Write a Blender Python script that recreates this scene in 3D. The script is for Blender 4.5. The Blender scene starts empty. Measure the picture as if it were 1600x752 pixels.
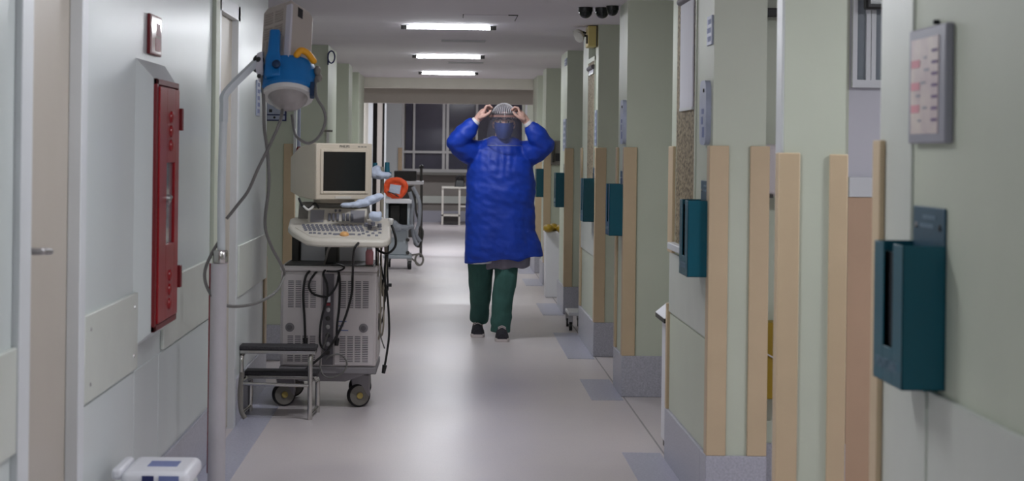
import bpy, bmesh, math, random
from mathutils import Vector, Matrix, noise

random.seed(7)
C = bpy.context.scene.collection
SC = bpy.context.scene
F, H, VX, VY, ROLL = 3000.0, 1.37, 700.0, 235.0, math.radians(0.7)

# ------------------------------------------------------------------ camera
cd = bpy.data.cameras.new('camera')
cam = bpy.data.objects.new('camera', cd)
C.objects.link(cam)
cam.location = (0, 0, H)
cam.rotation_mode = 'QUATERNION'
cam.rotation_quaternion = (Matrix.Rotation(math.radians(90), 3, 'X') @ Matrix.Rotation(ROLL, 3, 'Z')).to_quaternion()
cd.sensor_fit = 'HORIZONTAL'
cd.sensor_width = 36.0
cd.lens = F / 1600 * 36
cd.shift_x = (800 - VX) / 1600
cd.shift_y = -(376 - VY) / 1600
cd.clip_start = 0.1
cd.clip_end = 100
cd.dof.use_dof = True
cd.dof.focus_distance = 11.2
cd.dof.aperture_fstop = 6.0
SC.camera = cam

# ------------------------------------------------------------------ world, exposure
w = bpy.data.worlds.new('world')
SC.world = w
w.use_nodes = True
w.node_tree.nodes['Background'].inputs[0].default_value = (0.5, 0.55, 0.65, 1)
w.node_tree.nodes['Background'].inputs[1].default_value = 0.02
SC.view_settings.view_transform = 'Standard'
SC.view_settings.look = 'None'
SC.view_settings.gamma = 1.0
SC.view_settings.use_curve_mapping = False
SC.view_settings.exposure = 0.42
SC.cycles.max_bounces = 8
SC.cycles.diffuse_bounces = 5
SC.cycles.transparent_max_bounces = 12
SC.cycles.use_denoising = True
SC.cycles.caustics_reflective = False
SC.cycles.caustics_refractive = False

LAMP_POWER = 9.5        # one corridor tube
ROOM_POWER = 15.0          # the room beyond the doorway
FAR_POWER = 26.0           # unseen tubes added to brighten the hall beyond the lintel
TUBE_GLOW = 48.0
ZC = 2.225                 # corridor ceiling


def P(px, py, d):
    """photograph pixel + distance along the corridor -> place in the building"""
    u, v = px - VX, py - VY
    u0 = u * math.cos(ROLL) + v * math.sin(ROLL)
    v0 = -u * math.sin(ROLL) + v * math.cos(ROLL)
    return Vector((u0 * d / F, d, H - v0 * d / F))


def X(px, d, py=235): return P(px, py, d).x
def Z(py, d, px=700): return P(px, py, d).z


# ------------------------------------------------------------------ materials
def lin(c):
    out = []
    for v in c:
        v /= 255.0
        out.append(v / 12.92 if v <= 0.04045 else ((v + 0.055) / 1.055) ** 2.4)
    return (*out, 1.0)


def mat(name, col, rough=0.5, metal=0.0, var=0.06, scale=6.0, bump=0.0, bscale=40.0, coat=0.0,
        stretch=None, col2=None, thresh=None, spec=0.5, trans=0.0, emit=None, estr=0.0, rvar=0.0):
    m = bpy.data.materials.new(name)
    m.use_nodes = True
    nt = m.node_tree
    b = nt.nodes['Principled BSDF']
    b.inputs['Roughness'].default_value = rough
    b.inputs['Metallic'].default_value = metal
    b.inputs['Coat Weight'].default_value = coat
    b.inputs['Specular IOR Level'].default_value = spec
    b.inputs['Transmission Weight'].default_value = trans
    tc = nt.nodes.new('ShaderNodeTexCoord')
    mp = nt.nodes.new('ShaderNodeMapping')
    if stretch:
        mp.inputs['Scale'].default_value = stretch
    nt.links.new(tc.outputs['Object'], mp.inputs['Vector'])
    n = nt.nodes.new('ShaderNodeTexNoise')
    n.inputs['Scale'].default_value = scale
    n.inputs['Detail'].default_value = 5.0
    nt.links.new(mp.outputs['Vector'], n.inputs['Vector'])
    r = nt.nodes.new('ShaderNodeValToRGB')
    a = lin(col)
    if col2 is None:
        lo = tuple(x * (1 - var) for x in a[:3]) + (1,)
        hi = tuple(min(1, x * (1 + var)) for x in a[:3]) + (1,)
    else:
        lo, hi = a, lin(col2)
    t0, t1 = thresh or (0.3, 0.7)
    r.color_ramp.elements[0].position = t0
    r.color_ramp.elements[1].position = t1
    r.color_ramp.elements[0].color = lo
    r.color_ramp.elements[1].color = hi
    nt.links.new(n.outputs['Fac'], r.inputs['Fac'])
    nt.links.new(r.outputs['Color'], b.inputs['Base Color'])
    if rvar:
        mr = nt.nodes.new('ShaderNodeMapRange')
        mr.inputs['To Min'].default_value = rough - rvar
        mr.inputs['To Max'].default_value = rough + rvar
        nt.links.new(n.outputs['Fac'], mr.inputs['Value'])
        nt.links.new(mr.outputs['Result'], b.inputs['Roughness'])
    if bump:
        n2 = nt.nodes.new('ShaderNodeTexNoise')
        n2.inputs['Scale'].default_value = bscale
        n2.inputs['Detail'].default_value = 4.0
        nt.links.new(mp.outputs['Vector'], n2.inputs['Vector'])
        bp = nt.nodes.new('ShaderNodeBump')
        bp.inputs['Strength'].default_value = bump
        bp.inputs['Distance'].default_value = 0.01
        nt.links.new(n2.outputs['Fac'], bp.inputs['Height'])
        nt.links.new(bp.outputs['Normal'], b.inputs['Normal'])
    if emit:
        b.inputs['Emission Color'].default_value = emit
        b.inputs['Emission Strength'].default_value = estr
    return m


def clear_mat(name, col, amount, rough=0.08):
    """thin clear plastic or glass: mostly transparent, a little glossy and tinted"""
    m = bpy.data.materials.new(name)
    m.use_nodes = True
    nt = m.node_tree
    nt.nodes.remove(nt.nodes['Principled BSDF'])
    out = nt.nodes['Material Output']
    tr = nt.nodes.new('ShaderNodeBsdfTransparent')
    tr.inputs[0].default_value = (0.97, 0.97, 0.97, 1)
    pr = nt.nodes.new('ShaderNodeBsdfPrincipled')
    pr.inputs['Roughness'].default_value = rough
    nz = nt.nodes.new('ShaderNodeTexNoise')
    nz.inputs['Scale'].default_value = 25
    rp = nt.nodes.new('ShaderNodeValToRGB')
    a = lin(col)
    rp.color_ramp.elements[0].color = tuple(x * 0.85 for x in a[:3]) + (1,)
    rp.color_ramp.elements[1].color = a
    nt.links.new(nz.outputs['Fac'], rp.inputs['Fac'])
    nt.links.new(rp.outputs['Color'], pr.inputs['Base Color'])
    mx = nt.nodes.new('ShaderNodeMixShader')
    mx.inputs[0].default_value = amount
    nt.links.new(tr.outputs[0], mx.inputs[1])
    nt.links.new(pr.outputs[0], mx.inputs[2])
    nt.links.new(mx.outputs[0], out.inputs['Surface'])
    return m


M = {
    'wall_left': mat('pale_mint_laminate', (208, 215, 214), 0.3, var=0.02, scale=1.5),
    'wall_right': mat('pale_green_paint', (199, 205, 188), 0.45, var=0.03, scale=3.0, bump=0.04, bscale=30),
    'panel': mat('crash_panel', (205, 209, 201), 0.35, var=0.03),
    'white_trim': mat('white_trim', (218, 221, 224), 0.35, var=0.02),
    'guard': mat('beige_corner_guard', (202, 180, 148), 0.45, var=0.03, scale=8),
    'dado_tan': mat('tan_dado', (196, 165, 138), 0.5, var=0.03),
    'base': mat('grey_vinyl_baseboard', (164, 164, 175), 0.38, var=0.16, scale=120, col2=(190, 190, 201)),
    'patch': mat('lavender_vinyl', (168, 168, 186), 0.33, scale=90, col2=(190, 190, 206)),
    'door': mat('beige_door_leaf', (182, 174, 163), 0.4, var=0.02),
    'door_dark': mat('grey_door_leaf', (120, 118, 112), 0.5, var=0.03),
    'ceiling': mat('ceiling_paint', (230, 224, 232), 0.75, var=0.03, scale=1.2),
    'lintel': mat('lintel_paint', (228, 224, 214), 0.6, var=0.02),
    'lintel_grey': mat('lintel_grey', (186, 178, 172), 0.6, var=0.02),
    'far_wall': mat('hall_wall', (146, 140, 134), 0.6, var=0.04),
    'metal_dark': mat('blackened_metal', (38, 36, 36), 0.45, 0.3),
    'black': mat('black_plastic', (22, 22, 24), 0.4),
    'rubber': mat('black_rubber', (30, 29, 30), 0.75),
    'cable_grey': mat('grey_cable', (112, 110, 108), 0.55),
    'cable_tan': mat('tan_cable', (150, 142, 128), 0.55),
    'chrome': mat('chrome', (200, 198, 194), 0.18, 1.0, var=0.03),
    'steel': mat('satin_steel', (170, 168, 168), 0.35, 0.9, var=0.04),
    'mast': mat('grey_enamel', (216, 222, 224), 0.45),
    'mast_low': mat('warm_grey_enamel', (200, 196, 200), 0.4),
    'red': mat('red_enamel', (150, 18, 28), 0.3, var=0.08),
    'red_dark': mat('dark_red_enamel', (112, 14, 22), 0.4, var=0.06),
    'pane_grey': mat('grey_glazing', (120, 122, 126), 0.12, var=0.04, scale=3),
    'teal': mat('teal_enamel', (2, 86, 104), 0.32, var=0.06),
    'teal_plate': mat('teal_grey_plate', (48, 84, 104), 0.4, var=0.05),
    'ink_pale': mat('pale_print', (118, 140, 156), 0.6),
    'slot': mat('dark_slot', (6, 12, 22), 0.6),
    'granite': mat('speckled_glazing', (74, 62, 46), 0.6, spec=0.2, scale=75, col2=(166, 152, 126), thresh=(0.40, 0.56)),
    'blind': mat('white_blind', (225, 226, 234), 0.7, var=0.02, emit=lin((225, 226, 240)), estr=0.0),
    'paper': mat('paper_white', (214, 212, 216), 0.5, var=0.04),
    'paper_blue': mat('paper_bluish', (176, 184, 206), 0.4, var=0.12, scale=14),
    'print_blue': mat('blue_print', (112, 124, 172), 0.5, var=0.1),
    'print_faint': mat('faint_print', (150, 160, 188), 0.5, var=0.08),
    'print_navy': mat('navy_print', (36, 44, 96), 0.5),
    'print_red': mat('red_print', (140, 40, 52), 0.4, var=0.2, scale=20),
    'poster': mat('chart_sheet', (196, 178, 182), 0.35, scale=11, col2=(226, 214, 204)),
    'poster_frame': mat('chart_frame', (150, 150, 162), 0.35),
    'poster_row': mat('chart_purple', (110, 84, 130), 0.5, var=0.15),
    'poster_pink': mat('chart_pink', (216, 150, 160), 0.5, var=0.1),
    'yellow': mat('yellow_box', (158, 128, 18), 0.5, var=0.1),
    'cream': mat('cream_plastic', (208, 190, 122), 0.45, var=0.05),
    'pinkwhite': mat('pinkish_plastic', (214, 206, 208), 0.4, var=0.02),
    'cart': mat('cart_enamel', (214, 207, 208), 0.42, var=0.03),
    'cart_skirt': mat('cart_skirt', (136, 132, 136), 0.5, var=0.04),
    'vent_dark': mat('vent_dark', (104, 100, 106), 0.6, var=0.05),
    'crt': mat('crt_beige', (200, 189, 172), 0.45, var=0.03),
    'screen': mat('crt_screen', (24, 27, 30), 0.12, var=0.1),
    'key': mat('key_grey', (112, 112, 122), 0.5, var=0.06),
    'trackball': mat('amber_ball', (226, 172, 110), 0.3),
    'console': mat('console_beige', (202, 196, 186), 0.42, var=0.03),
    'grille': mat('speaker_cloth', (146, 144, 150), 0.8, bump=0.4, bscale=400),
    'dark_grey': mat('dark_grey_plastic', (62, 60, 58), 0.5),
    'mid_grey': mat('mid_grey_plastic', (120, 116, 110), 0.5),
    'hub_yellow': mat('caster_hub', (170, 150, 82), 0.5),
    'towel': mat('bluish_towel', (196, 206, 226), 0.8, var=0.1, scale=30, bump=0.4, bscale=60),
    'teal_clamp': mat('teal_clamp', (20, 92, 112), 0.5),
    'orange': mat('orange_nylon', (232, 84, 38), 0.6, var=0.1, scale=20, bump=0.3),
    'pink_liquid': mat('pink_liquid', (226, 150, 160), 0.15, var=0.05),
    'bottle_clear': mat('clear_bottle', (214, 210, 216), 0.1),
    'lamp_body': mat('lamp_housing', (182, 173, 162), 0.5, var=0.04),
    'lamp_edge': mat('lamp_housing_edge', (206, 204, 210), 0.45, var=0.03),
    'lamp_vent': mat('lamp_vent', (164, 154, 144), 0.6),
    'lamp_blue': mat('blue_plastic', (0, 108, 176), 0.4, var=0.06),
    'lamp_blue_dark': mat('navy_knob', (10, 48, 84), 0.5),
    'lamp_white': mat('white_ring', (212, 210, 206), 0.4, var=0.02),
    'lamp_lens': mat('lens_grey', (158, 152, 150), 0.22, var=0.1, scale=10),
    'amber': mat('amber_plastic', (236, 164, 18), 0.4),
    'stool_top': mat('ribbed_rubber', (52, 50, 54), 0.7, bump=0.5, bscale=90),
    'gown': mat('blue_gown_cloth', (2, 54, 168), 0.55, var=0.12, scale=9, bump=0.12, bscale=70),
    'scrub': mat('green_scrub_cloth', (52, 92, 86), 0.85, var=0.1, scale=14, bump=0.2, bscale=120),
    'coat': mat('mauve_coat_cloth', (122, 116, 130), 0.85, var=0.08),
    'skin': mat('skin', (208, 168, 156), 0.5, var=0.06, scale=14),
    'hair': mat('dark_hair', (58, 46, 46), 0.6, var=0.3, scale=60),
    'eye': mat('eye_white', (214, 206, 202), 0.2, var=0.02),
    'iris': mat('dark_iris', (36, 26, 22), 0.15),
    'mask': mat('blue_mask_cloth', (44, 66, 138), 0.8, var=0.06, bump=0.2, bscale=90),
    'shoe': mat('dark_shoe', (36, 34, 44), 0.7, var=0.1),
    'sole': mat('white_sole', (206, 196, 196), 0.6),
    'strap': mat('foam_band', (176, 132, 118), 0.8, var=0.1),
    'cap': clear_mat('hairnet', (196, 190, 204), 0.32, 0.6),
    'shield': clear_mat('clear_visor', (150, 150, 170), 0.09, 0.06),
    'vinyl_bag': clear_mat('clear_tubing', (176, 180, 190), 0.55, 0.2),
    'glass_dark': mat('night_glass', (78, 76, 88), 0.1, var=0.15, scale=2),
    'frame_alu': mat('window_aluminium', (196, 194, 192), 0.45),
    'vent_body': mat('ventilator_enamel', (168, 176, 184), 0.45, var=0.05),
    'case_white': mat('white_case', (226, 226, 232), 0.4, var=0.02),
    'tube': mat('lit_tube', (250, 250, 250), 0.4, emit=(0.93, 0.96, 1.0, 1), estr=TUBE_GLOW),
    'tube_off': mat('unlit_tube', (168, 166, 170), 0.4),
    'housing': mat('light_housing', (186, 184, 188), 0.6),
    'room_white': mat('room_paint', (206, 206, 214), 0.5, var=0.02),
    'room_glass': mat('room_glass', (150, 158, 164), 0.08, var=0.1, scale=4),
}


def floor_material():
    m = bpy.data.materials.new('corridor_vinyl')
    m.use_nodes = True
    nt = m.node_tree
    b = nt.nodes['Principled BSDF']
    tc = nt.nodes.new('ShaderNodeTexCoord')
    n1 = nt.nodes.new('ShaderNodeTexNoise')
    n1.inputs['Scale'].default_value = 1.3
    n1.inputs['Detail'].default_value = 6
    mp = nt.nodes.new('ShaderNodeMapping')
    mp.inputs['Scale'].default_value = (1.0, 0.6, 1.0)
    nt.links.new(tc.outputs['Object'], mp.inputs['Vector'])
    nt.links.new(mp.outputs['Vector'], n1.inputs['Vector'])
    r = nt.nodes.new('ShaderNodeValToRGB')
    r.color_ramp.elements[0].position = 0.25
    r.color_ramp.elements[1].position = 0.75
    r.color_ramp.elements[0].color = lin((206, 198, 202))
    r.color_ramp.elements[1].color = lin((222, 213, 212))
    nt.links.new(n1.outputs['Fac'], r.inputs['Fac'])
    n2 = nt.nodes.new('ShaderNodeTexNoise')
    n2.inputs['Scale'].default_value = 160
    n2.inputs['Detail'].default_value = 2
    nt.links.new(tc.outputs['Object'], n2.inputs['Vector'])
    r2 = nt.nodes.new('ShaderNodeValToRGB')
    r2.color_ramp.elements[0].position = 0.35
    r2.color_ramp.elements[0].color = (0.86, 0.86, 0.87, 1)
    r2.color_ramp.elements[1].position = 0.5
    r2.color_ramp.elements[1].color = (1, 1, 1, 1)
    nt.links.new(n2.outputs['Fac'], r2.inputs['Fac'])
    mx = nt.nodes.new('ShaderNodeMix')
    mx.data_type = 'RGBA'
    mx.blend_type = 'MULTIPLY'
    mx.inputs[0].default_value = 0.6
    nt.links.new(r.outputs['Color'], mx.inputs[6])
    nt.links.new(r2.outputs['Color'], mx.inputs[7])
    nt.links.new(mx.outputs[2], b.inputs['Base Color'])
    n3 = nt.nodes.new('ShaderNodeTexNoise')
    n3.inputs['Scale'].default_value = 2.6
    n3.inputs['Detail'].default_value = 5
    nt.links.new(mp.outputs['Vector'], n3.inputs['Vector'])
    mr = nt.nodes.new('ShaderNodeMapRange')
    mr.inputs['To Min'].default_value = 0.27
    mr.inputs['To Max'].default_value = 0.40
    nt.links.new(n3.outputs['Fac'], mr.inputs['Value'])
    nt.links.new(mr.outputs['Result'], b.inputs['Roughness'])
    bp = nt.nodes.new('ShaderNodeBump')
    bp.inputs['Strength'].default_value = 0.12
    bp.inputs['Distance'].default_value = 0.01
    n4 = nt.nodes.new('ShaderNodeTexNoise')
    n4.inputs['Scale'].default_value = 12
    n4.inputs['Detail'].default_value = 3
    nt.links.new(tc.outputs['Object'], n4.inputs['Vector'])
    nt.links.new(n4.outputs['Fac'], bp.inputs['Height'])
    nt.links.new(bp.outputs['Normal'], b.inputs['Normal'])
    b.inputs['Specular IOR Level'].default_value = 0.4
    b.inputs['Coat Weight'].default_value = 0.0
    b.inputs['Coat Roughness'].default_value = 0.12
    return m


M['floor'] = floor_material()


# ------------------------------------------------------------------ mesh helpers
def world_loc(o):
    v = Vector((0, 0, 0))
    while o is not None:
        v += o.location
        o = o.parent
    return v


def spline(pts, n=8):
    pts = [Vector(p) for p in pts]
    out = []
    for i in range(len(pts) - 1):
        p0, p1, p2, p3 = pts[max(i - 1, 0)], pts[i], pts[i + 1], pts[min(i + 2, len(pts) - 1)]
        for k in range(n):
            t = k / n
            out.append(0.5 * ((2 * p1) + (p2 - p0) * t + (2 * p0 - 5 * p1 + 4 * p2 - p3) * t * t + (3 * p1 - p0 - 3 * p2 + p3) * t ** 3))
    out.append(pts[-1])
    return out


class MB:
    """collects shapes given in building coordinates; build() links them as ONE mesh object"""

    def __init__(self):
        self.bm = bmesh.new()

    def face(self, pts):
        self.bm.faces.new([self.bm.verts.new(p) for p in pts])
        return self

    def hexa(self, a, b):
        va = [self.bm.verts.new(p) for p in a]
        vb = [self.bm.verts.new(p) for p in b]
        n = len(a)
        self.bm.faces.new(va[::-1])
        self.bm.faces.new(vb)
        for i in range(n):
            j = (i + 1) % n
            self.bm.faces.new((va[i], va[j], vb[j], vb[i]))
        return self

    def box(self, x0, x1, y0, y1, z0, z1, rot=None, about=None):
        a = [Vector(p) for p in ((x0, y0, z0), (x1, y0, z0), (x1, y1, z0), (x0, y1, z0))]
        b = [Vector(p) for p in ((x0, y0, z1), (x1, y0, z1), (x1, y1, z1), (x0, y1, z1))]
        if rot is not None:
            c = Vector(about) if about is not None else Vector(((x0 + x1) / 2, (y0 + y1) / 2, (z0 + z1) / 2))
            a = [c + rot @ (p - c) for p in a]
            b = [c + rot @ (p - c) for p in b]
        return self.hexa(a, b)

    def tube(self, pts, r, seg=10, closed=False, caps=True, round_caps=False, flat=1.0):
        pts = [Vector(p) for p in pts]
        rs = list(r) if isinstance(r, (list, tuple)) else [r] * len(pts)
        if round_caps:
            d0 = (pts[0] - pts[1]).normalized()
            d1 = (pts[-1] - pts[-2]).normalized()
            pre, prer, post, postr = [], [], [], []
            for a in (80, 55, 28):
                t = math.radians(a)
                pre.append(pts[0] + d0 * rs[0] * math.sin(t)); prer.append(rs[0] * math.cos(t))
            for a in (28, 55, 80):
                t = math.radians(a)
                post.append(pts[-1] + d1 * rs[-1] * math.sin(t)); postr.append(rs[-1] * math.cos(t))
            pts, rs = pre + pts + post, prer + rs + postr
        n = len(pts)
        t0 = (pts[1] - pts[0]).normalized()
        ref = Vector((0, 0, 1)) if abs(t0.z) < 0.9 else Vector((1, 0, 0))
        nrm = (ref - t0 * ref.dot(t0)).normalized()
        rings = []
        for i in range(n):
            if closed:
                t = (pts[(i + 1) % n] - pts[i - 1]).normalized()
            else:
                t = (pts[min(i + 1, n - 1)] - pts[max(i - 1, 0)])
                t = t.normalized() if t.length > 1e-9 else t0
            nrm = nrm - t * nrm.dot(t)
            nrm = nrm.normalized() if nrm.length > 1e-6 else t.orthogonal().normalized()
            bi = t.cross(nrm)
            ring = []
            for k in range(seg):
                a = 2 * math.pi * k / seg
                ring.append(self.bm.verts.new(pts[i] + nrm * (math.cos(a) * rs[i]) + bi * (math.sin(a) * rs[i] * flat)))
            rings.append(ring)
        m = n if closed else n - 1
        for i in range(m):
            A, B = rings[i], rings[(i + 1) % n]
            for k in range(seg):
                self.bm.faces.new((A[k], A[(k + 1) % seg], B[(k + 1) % seg], B[k]))
        if not closed and caps:
            self.bm.faces.new(rings[0][::-1])
            self.bm.faces.new(rings[-1])
        return self

    def cyl(self, p0, p1, r0, r1=None, seg=16):
        return self.tube([p0, p1], [r0, r0 if r1 is None else r1], seg)

    def ell(self, c, r, seg=16, rings=10, rot=None):
        c = Vector(c)
        r = Vector(r if isinstance(r, (tuple, list)) else (r, r, r))
        R = rot or Matrix.Identity(3)

        def pt(th, ph):
            return c + R @ Vector((r.x * math.sin(th) * math.cos(ph), r.y * math.sin(th) * math.sin(ph), r.z * math.cos(th)))
        top, bot = self.bm.verts.new(pt(0, 0)), self.bm.verts.new(pt(math.pi, 0))
        rows = [[self.bm.verts.new(pt(math.pi * i / rings, 2 * math.pi * k / seg)) for k in range(seg)] for i in range(1, rings)]
        for k in range(seg):
            self.bm.faces.new((top, rows[0][k], rows[0][(k + 1) % seg]))
            self.bm.faces.new((bot, rows[-1][(k + 1) % seg], rows[-1][k]))
        for i in range(len(rows) - 1):
            for k in range(seg):
                self.bm.faces.new((rows[i][k], rows[i + 1][k], rows[i + 1][(k + 1) % seg], rows[i][(k + 1) % seg]))
        return self

    def lathe(self, prof, origin, axis, seg=24):
        """prof = [(radius, distance along axis)]"""
        o, ax = Vector(origin), Vector(axis).normalized()
        e1 = ax.orthogonal().normalized()
        e2 = ax.cross(e1)
        rows = []
        for (r, h) in prof:
            if r < 1e-6:
                rows.append([self.bm.verts.new(o + ax * h)])
            else:
                rows.append([self.bm.verts.new(o + ax * h + e1 * (r * math.cos(2 * math.pi * k / seg)) + e2 * (r * math.sin(2 * math.pi * k / seg))) for k in range(seg)])
        for A, B in zip(rows, rows[1:]):
            for k in range(seg):
                j = (k + 1) % seg
                if len(A) == 1 and len(B) == 1:
                    continue
                if len(A) == 1:
                    self.bm.faces.new((A[0], B[j], B[k]))
                elif len(B) == 1:
                    self.bm.faces.new((A[k], A[j], B[0]))
                else:
                    self.bm.faces.new((A[k], A[j], B[j], B[k]))
        for A, rev in ((rows[0], True), (rows[-1], False)):
            if len(A) > 1:
                self.bm.faces.new(A[::-1] if rev else A)
        return self

    def loft(self, rings, cap=True):
        rows = [[self.bm.verts.new(p) for p in ring] for ring in rings]
        n = len(rows[0])
        for A, B in zip(rows, rows[1:]):
            for k in range(n):
                j = (k + 1) % n
                self.bm.faces.new((A[k], A[j], B[j], B[k]))
        if cap:
            self.bm.faces.new(rows[0][::-1])
            self.bm.faces.new(rows[-1])
        return self

    def prism(self, poly, z0, z1, fz=None):
        """plan outline [(x, y)] raised from z0 to z1; fz adds a slope"""
        f = fz or (lambda x, y: 0.0)
        return self.hexa([(x, y, z0 + f(x, y)) for x, y in poly], [(x, y, z1 + f(x, y)) for x, y in poly])

    def build(self, name, m, parent=None, bevel=0.0, smooth=True, kind=None, label=None, seg=2):
        bmesh.ops.recalc_face_normals(self.bm, faces=self.bm.faces)
        me = bpy.data.meshes.new(name)
        off = world_loc(parent) if parent is not None else Vector((0, 0, 0))
        if off.length:
            bmesh.ops.translate(self.bm, verts=self.bm.verts, vec=-off)
        self.bm.to_mesh(me)
        self.bm.free()
        me.materials.append(m)
        if smooth:
            for p in me.polygons:
                p.use_smooth = True
            me.set_sharp_from_angle(angle=math.radians(38))
        o = bpy.data.objects.new(name, me)
        C.objects.link(o)
        if parent is not None:
            o.parent = parent
        if bevel:
            b = o.modifiers.new('edge', 'BEVEL')
            b.width = bevel
            b.segments = seg
            b.limit_method = 'ANGLE'
            b.angle_limit = math.radians(40)
            b.harden_normals = False
        if kind:
            o['kind'] = kind
        if label:
            o['label'] = label
        return o


def thing(name, label, cat, loc, group=None):
    o = bpy.data.objects.new(name, None)
    o.empty_display_size = 0.05
    C.objects.link(o)
    o.location = loc
    tag(o, label, cat, group)
    return o


def tag(o, label, cat, group=None):
    o['label'] = label
    o['category'] = cat
    if group:
        o['group'] = group
    return o


def children(o):
    return [c for c in bpy.data.objects if c.parent == o]


def copy_tree(o, parent=None):
    kids = children(o)
    c = o.copy()
    C.objects.link(c)
    if parent is not None:
        c.parent = parent
    for k in kids:
        copy_tree(k, c)
    return c


def text_mesh(mb, s, size, origin, right, up, depth=0.0008):
    cu = bpy.data.curves.new('t', 'FONT')
    cu.body = s
    cu.size = size
    cu.align_x = 'CENTER'
    cu.align_y = 'CENTER'
    cu.extrude = depth
    ob = bpy.data.objects.new('t', cu)
    C.objects.link(ob)
    dg = bpy.context.evaluated_depsgraph_get()
    me = bpy.data.meshes.new_from_object(ob.evaluated_get(dg))
    right, up = Vector(right).normalized(), Vector(up).normalized()
    nrm = right.cross(up)
    R = Matrix((right, up, nrm)).transposed()
    me.transform(Matrix.Translation(Vector(origin)) @ R.to_4x4())
    mb.bm.from_mesh(me)
    bpy.data.objects.remove(ob)
    bpy.data.meshes.remove(me)
    bpy.data.curves.remove(cu)
    return mb


def fuse(mb, name, m, parent, voxel, smooth=2, wrinkle=None):
    """union of the closed shapes in mb as one continuous skin"""
    bmesh.ops.recalc_face_normals(mb.bm, faces=mb.bm.faces)
    me = bpy.data.meshes.new(name)
    mb.bm.to_mesh(me)
    mb.bm.free()
    tmp = bpy.data.objects.new('tmp', me)
    C.objects.link(tmp)
    r = tmp.modifiers.new('r', 'REMESH')
    r.mode = 'VOXEL'
    r.voxel_size = voxel
    s = tmp.modifiers.new('s', 'SMOOTH')
    s.factor = 0.5
    s.iterations = smooth
    dg = bpy.context.evaluated_depsgraph_get()
    out = bpy.data.meshes.new_from_object(tmp.evaluated_get(dg))
    bpy.data.objects.remove(tmp)
    bpy.data.meshes.remove(me)
    if wrinkle:
        nn = [v.normal.copy() for v in out.vertices]
        for v, n in zip(out.vertices, nn):
            v.co += n * wrinkle(v.co)
    off = world_loc(parent) if parent is not None else Vector((0, 0, 0))
    for v in out.vertices:
        v.co -= off
    out.materials.clear()
    out.materials.append(m)
    for p in out.polygons:
        p.use_smooth = True
    out.name = name
    o = bpy.data.objects.new(name, out)
    C.objects.link(o)
    if parent is not None:
        o.parent = parent
    return o


# ================================================================== THE SETTING
HB = 0.23                                     # height of the vinyl upstand
XR, XL = 1.0, -1.04                           # corridor wall faces
GT = 1.40                                     # top of the corner guards

MB().box(-4.2, 4.2, -2.5, 36.8, -0.1, 0.0).build('floor', M['floor'], kind='structure', smooth=False)
# corridor ceiling with the hatch in it, and the hall's ceiling
ceil = MB().box(-1.6, 3.3, -2.5, 22.72, ZC, ZC + 0.1).build('ceiling', M['ceiling'], kind='structure', smooth=False)
MB().box(-4.2, 4.2, 22.72, 36.8, 2.62, 2.72).build('ceiling.001', M['ceiling'], kind='structure', smooth=False)
hx0, hx1, hy0, hy1 = X(722, 12.1), X(805, 12.1), 12.05, 12.75
MB().box(hx0, hx1, hy0, hy1, ZC - 0.004, ZC).build('hatch_panel', M['ceiling'], ceil)
hm = MB()
for a in ((hx0 + .28, hx1, hy0 - .008, hy0), (hx1, hx1 + .006, hy0 - .008, hy0 + .5), (hx0 - .006, hx0, hy0 - .008, hy0 + .25)):
    hm.box(a[0], a[1], a[2], a[3], ZC - 0.006, ZC)
hm.build('hatch_joint', M['dark_grey'], ceil)
for (px, d) in ((722, 14.9), (726, 18.6)):
    MB().box(X(px, d) - .17, X(px, d) + .17, d - .06, d + .06, ZC - .012, ZC).build('vent_cover', M['housing'], ceil, bevel=.004)

MB().box(-1.6, 3.3, -2.6, -2.5, 0, ZC).build('wall_back_added', M['wall_right'], kind='structure', smooth=False)  # unseen wall added behind the camera to keep the light in


def guard(parent, x, y, sx, sy, z0=HB, z1=GT, leg=0.06, t=0.014):
    """L-shaped corner guard on the outer corner (x, y); sx, sy point into the block"""
    m = MB()
    m.box(*sorted((x - sx * t, x + sx * leg)), *sorted((y - sy * t, y)), z0, z1)
    m.box(*sorted((x - sx * t, x)), *sorted((y, y + sy * leg)), z0, z1)
    return m.build('corner_guard', M['guard'], parent, bevel=.003)


def upstand(parent, boxes, name='baseboard'):
    m = MB()
    for b in boxes:
        m.box(*b, 0, HB)
    return m.build(name, M['base'], parent, bevel=.004)


def skirt_patch(x0, x1, y0, y1):
    return MB().box(x0, x1, y0, y1, 0.0, 0.0025)


# ---- right side -----------------------------------------------------------
def screws(parent, pts, axis, r=.006):
    m = MB()
    for p in pts:
        m.lathe([(r, 0), (r * .8, .003), (0, .004)], p, axis, 8)
    return m.build('screw', M['steel'], parent)


# nearest wall (chart, first holder)
wr = MB().box(XR, XR + .18, -2.5, 4.12, 0, ZC).build('wall_right', M['wall_right'], kind='structure', smooth=False)
MB().box(XR - .006, XR + .18, 4.12, 4.42, 0, ZC).build('end_panel', M['panel'], wr, bevel=.003)
MB().box(XR - .012, XR, 1.5, 3.93, .64, .89).build('crash_panel', M['panel'], wr, bevel=.003)
MB().box(XR - .012, XR, 3.95, 4.1, .30, .885).build('crash_panel', M['panel'], wr, bevel=.003)
MB().box(XR - .02, XR - .006, 4.36, 4.432, HB, 1.405).build('corner_guard', M['guard'], wr, bevel=.003)
upstand(wr, [(XR - .012, XR + .1, -2.4, 4.42)])
skirt_patch(.81, XR - .012, -2.4, 4.42).build('floor_flashing', M['patch'], wr)

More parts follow.
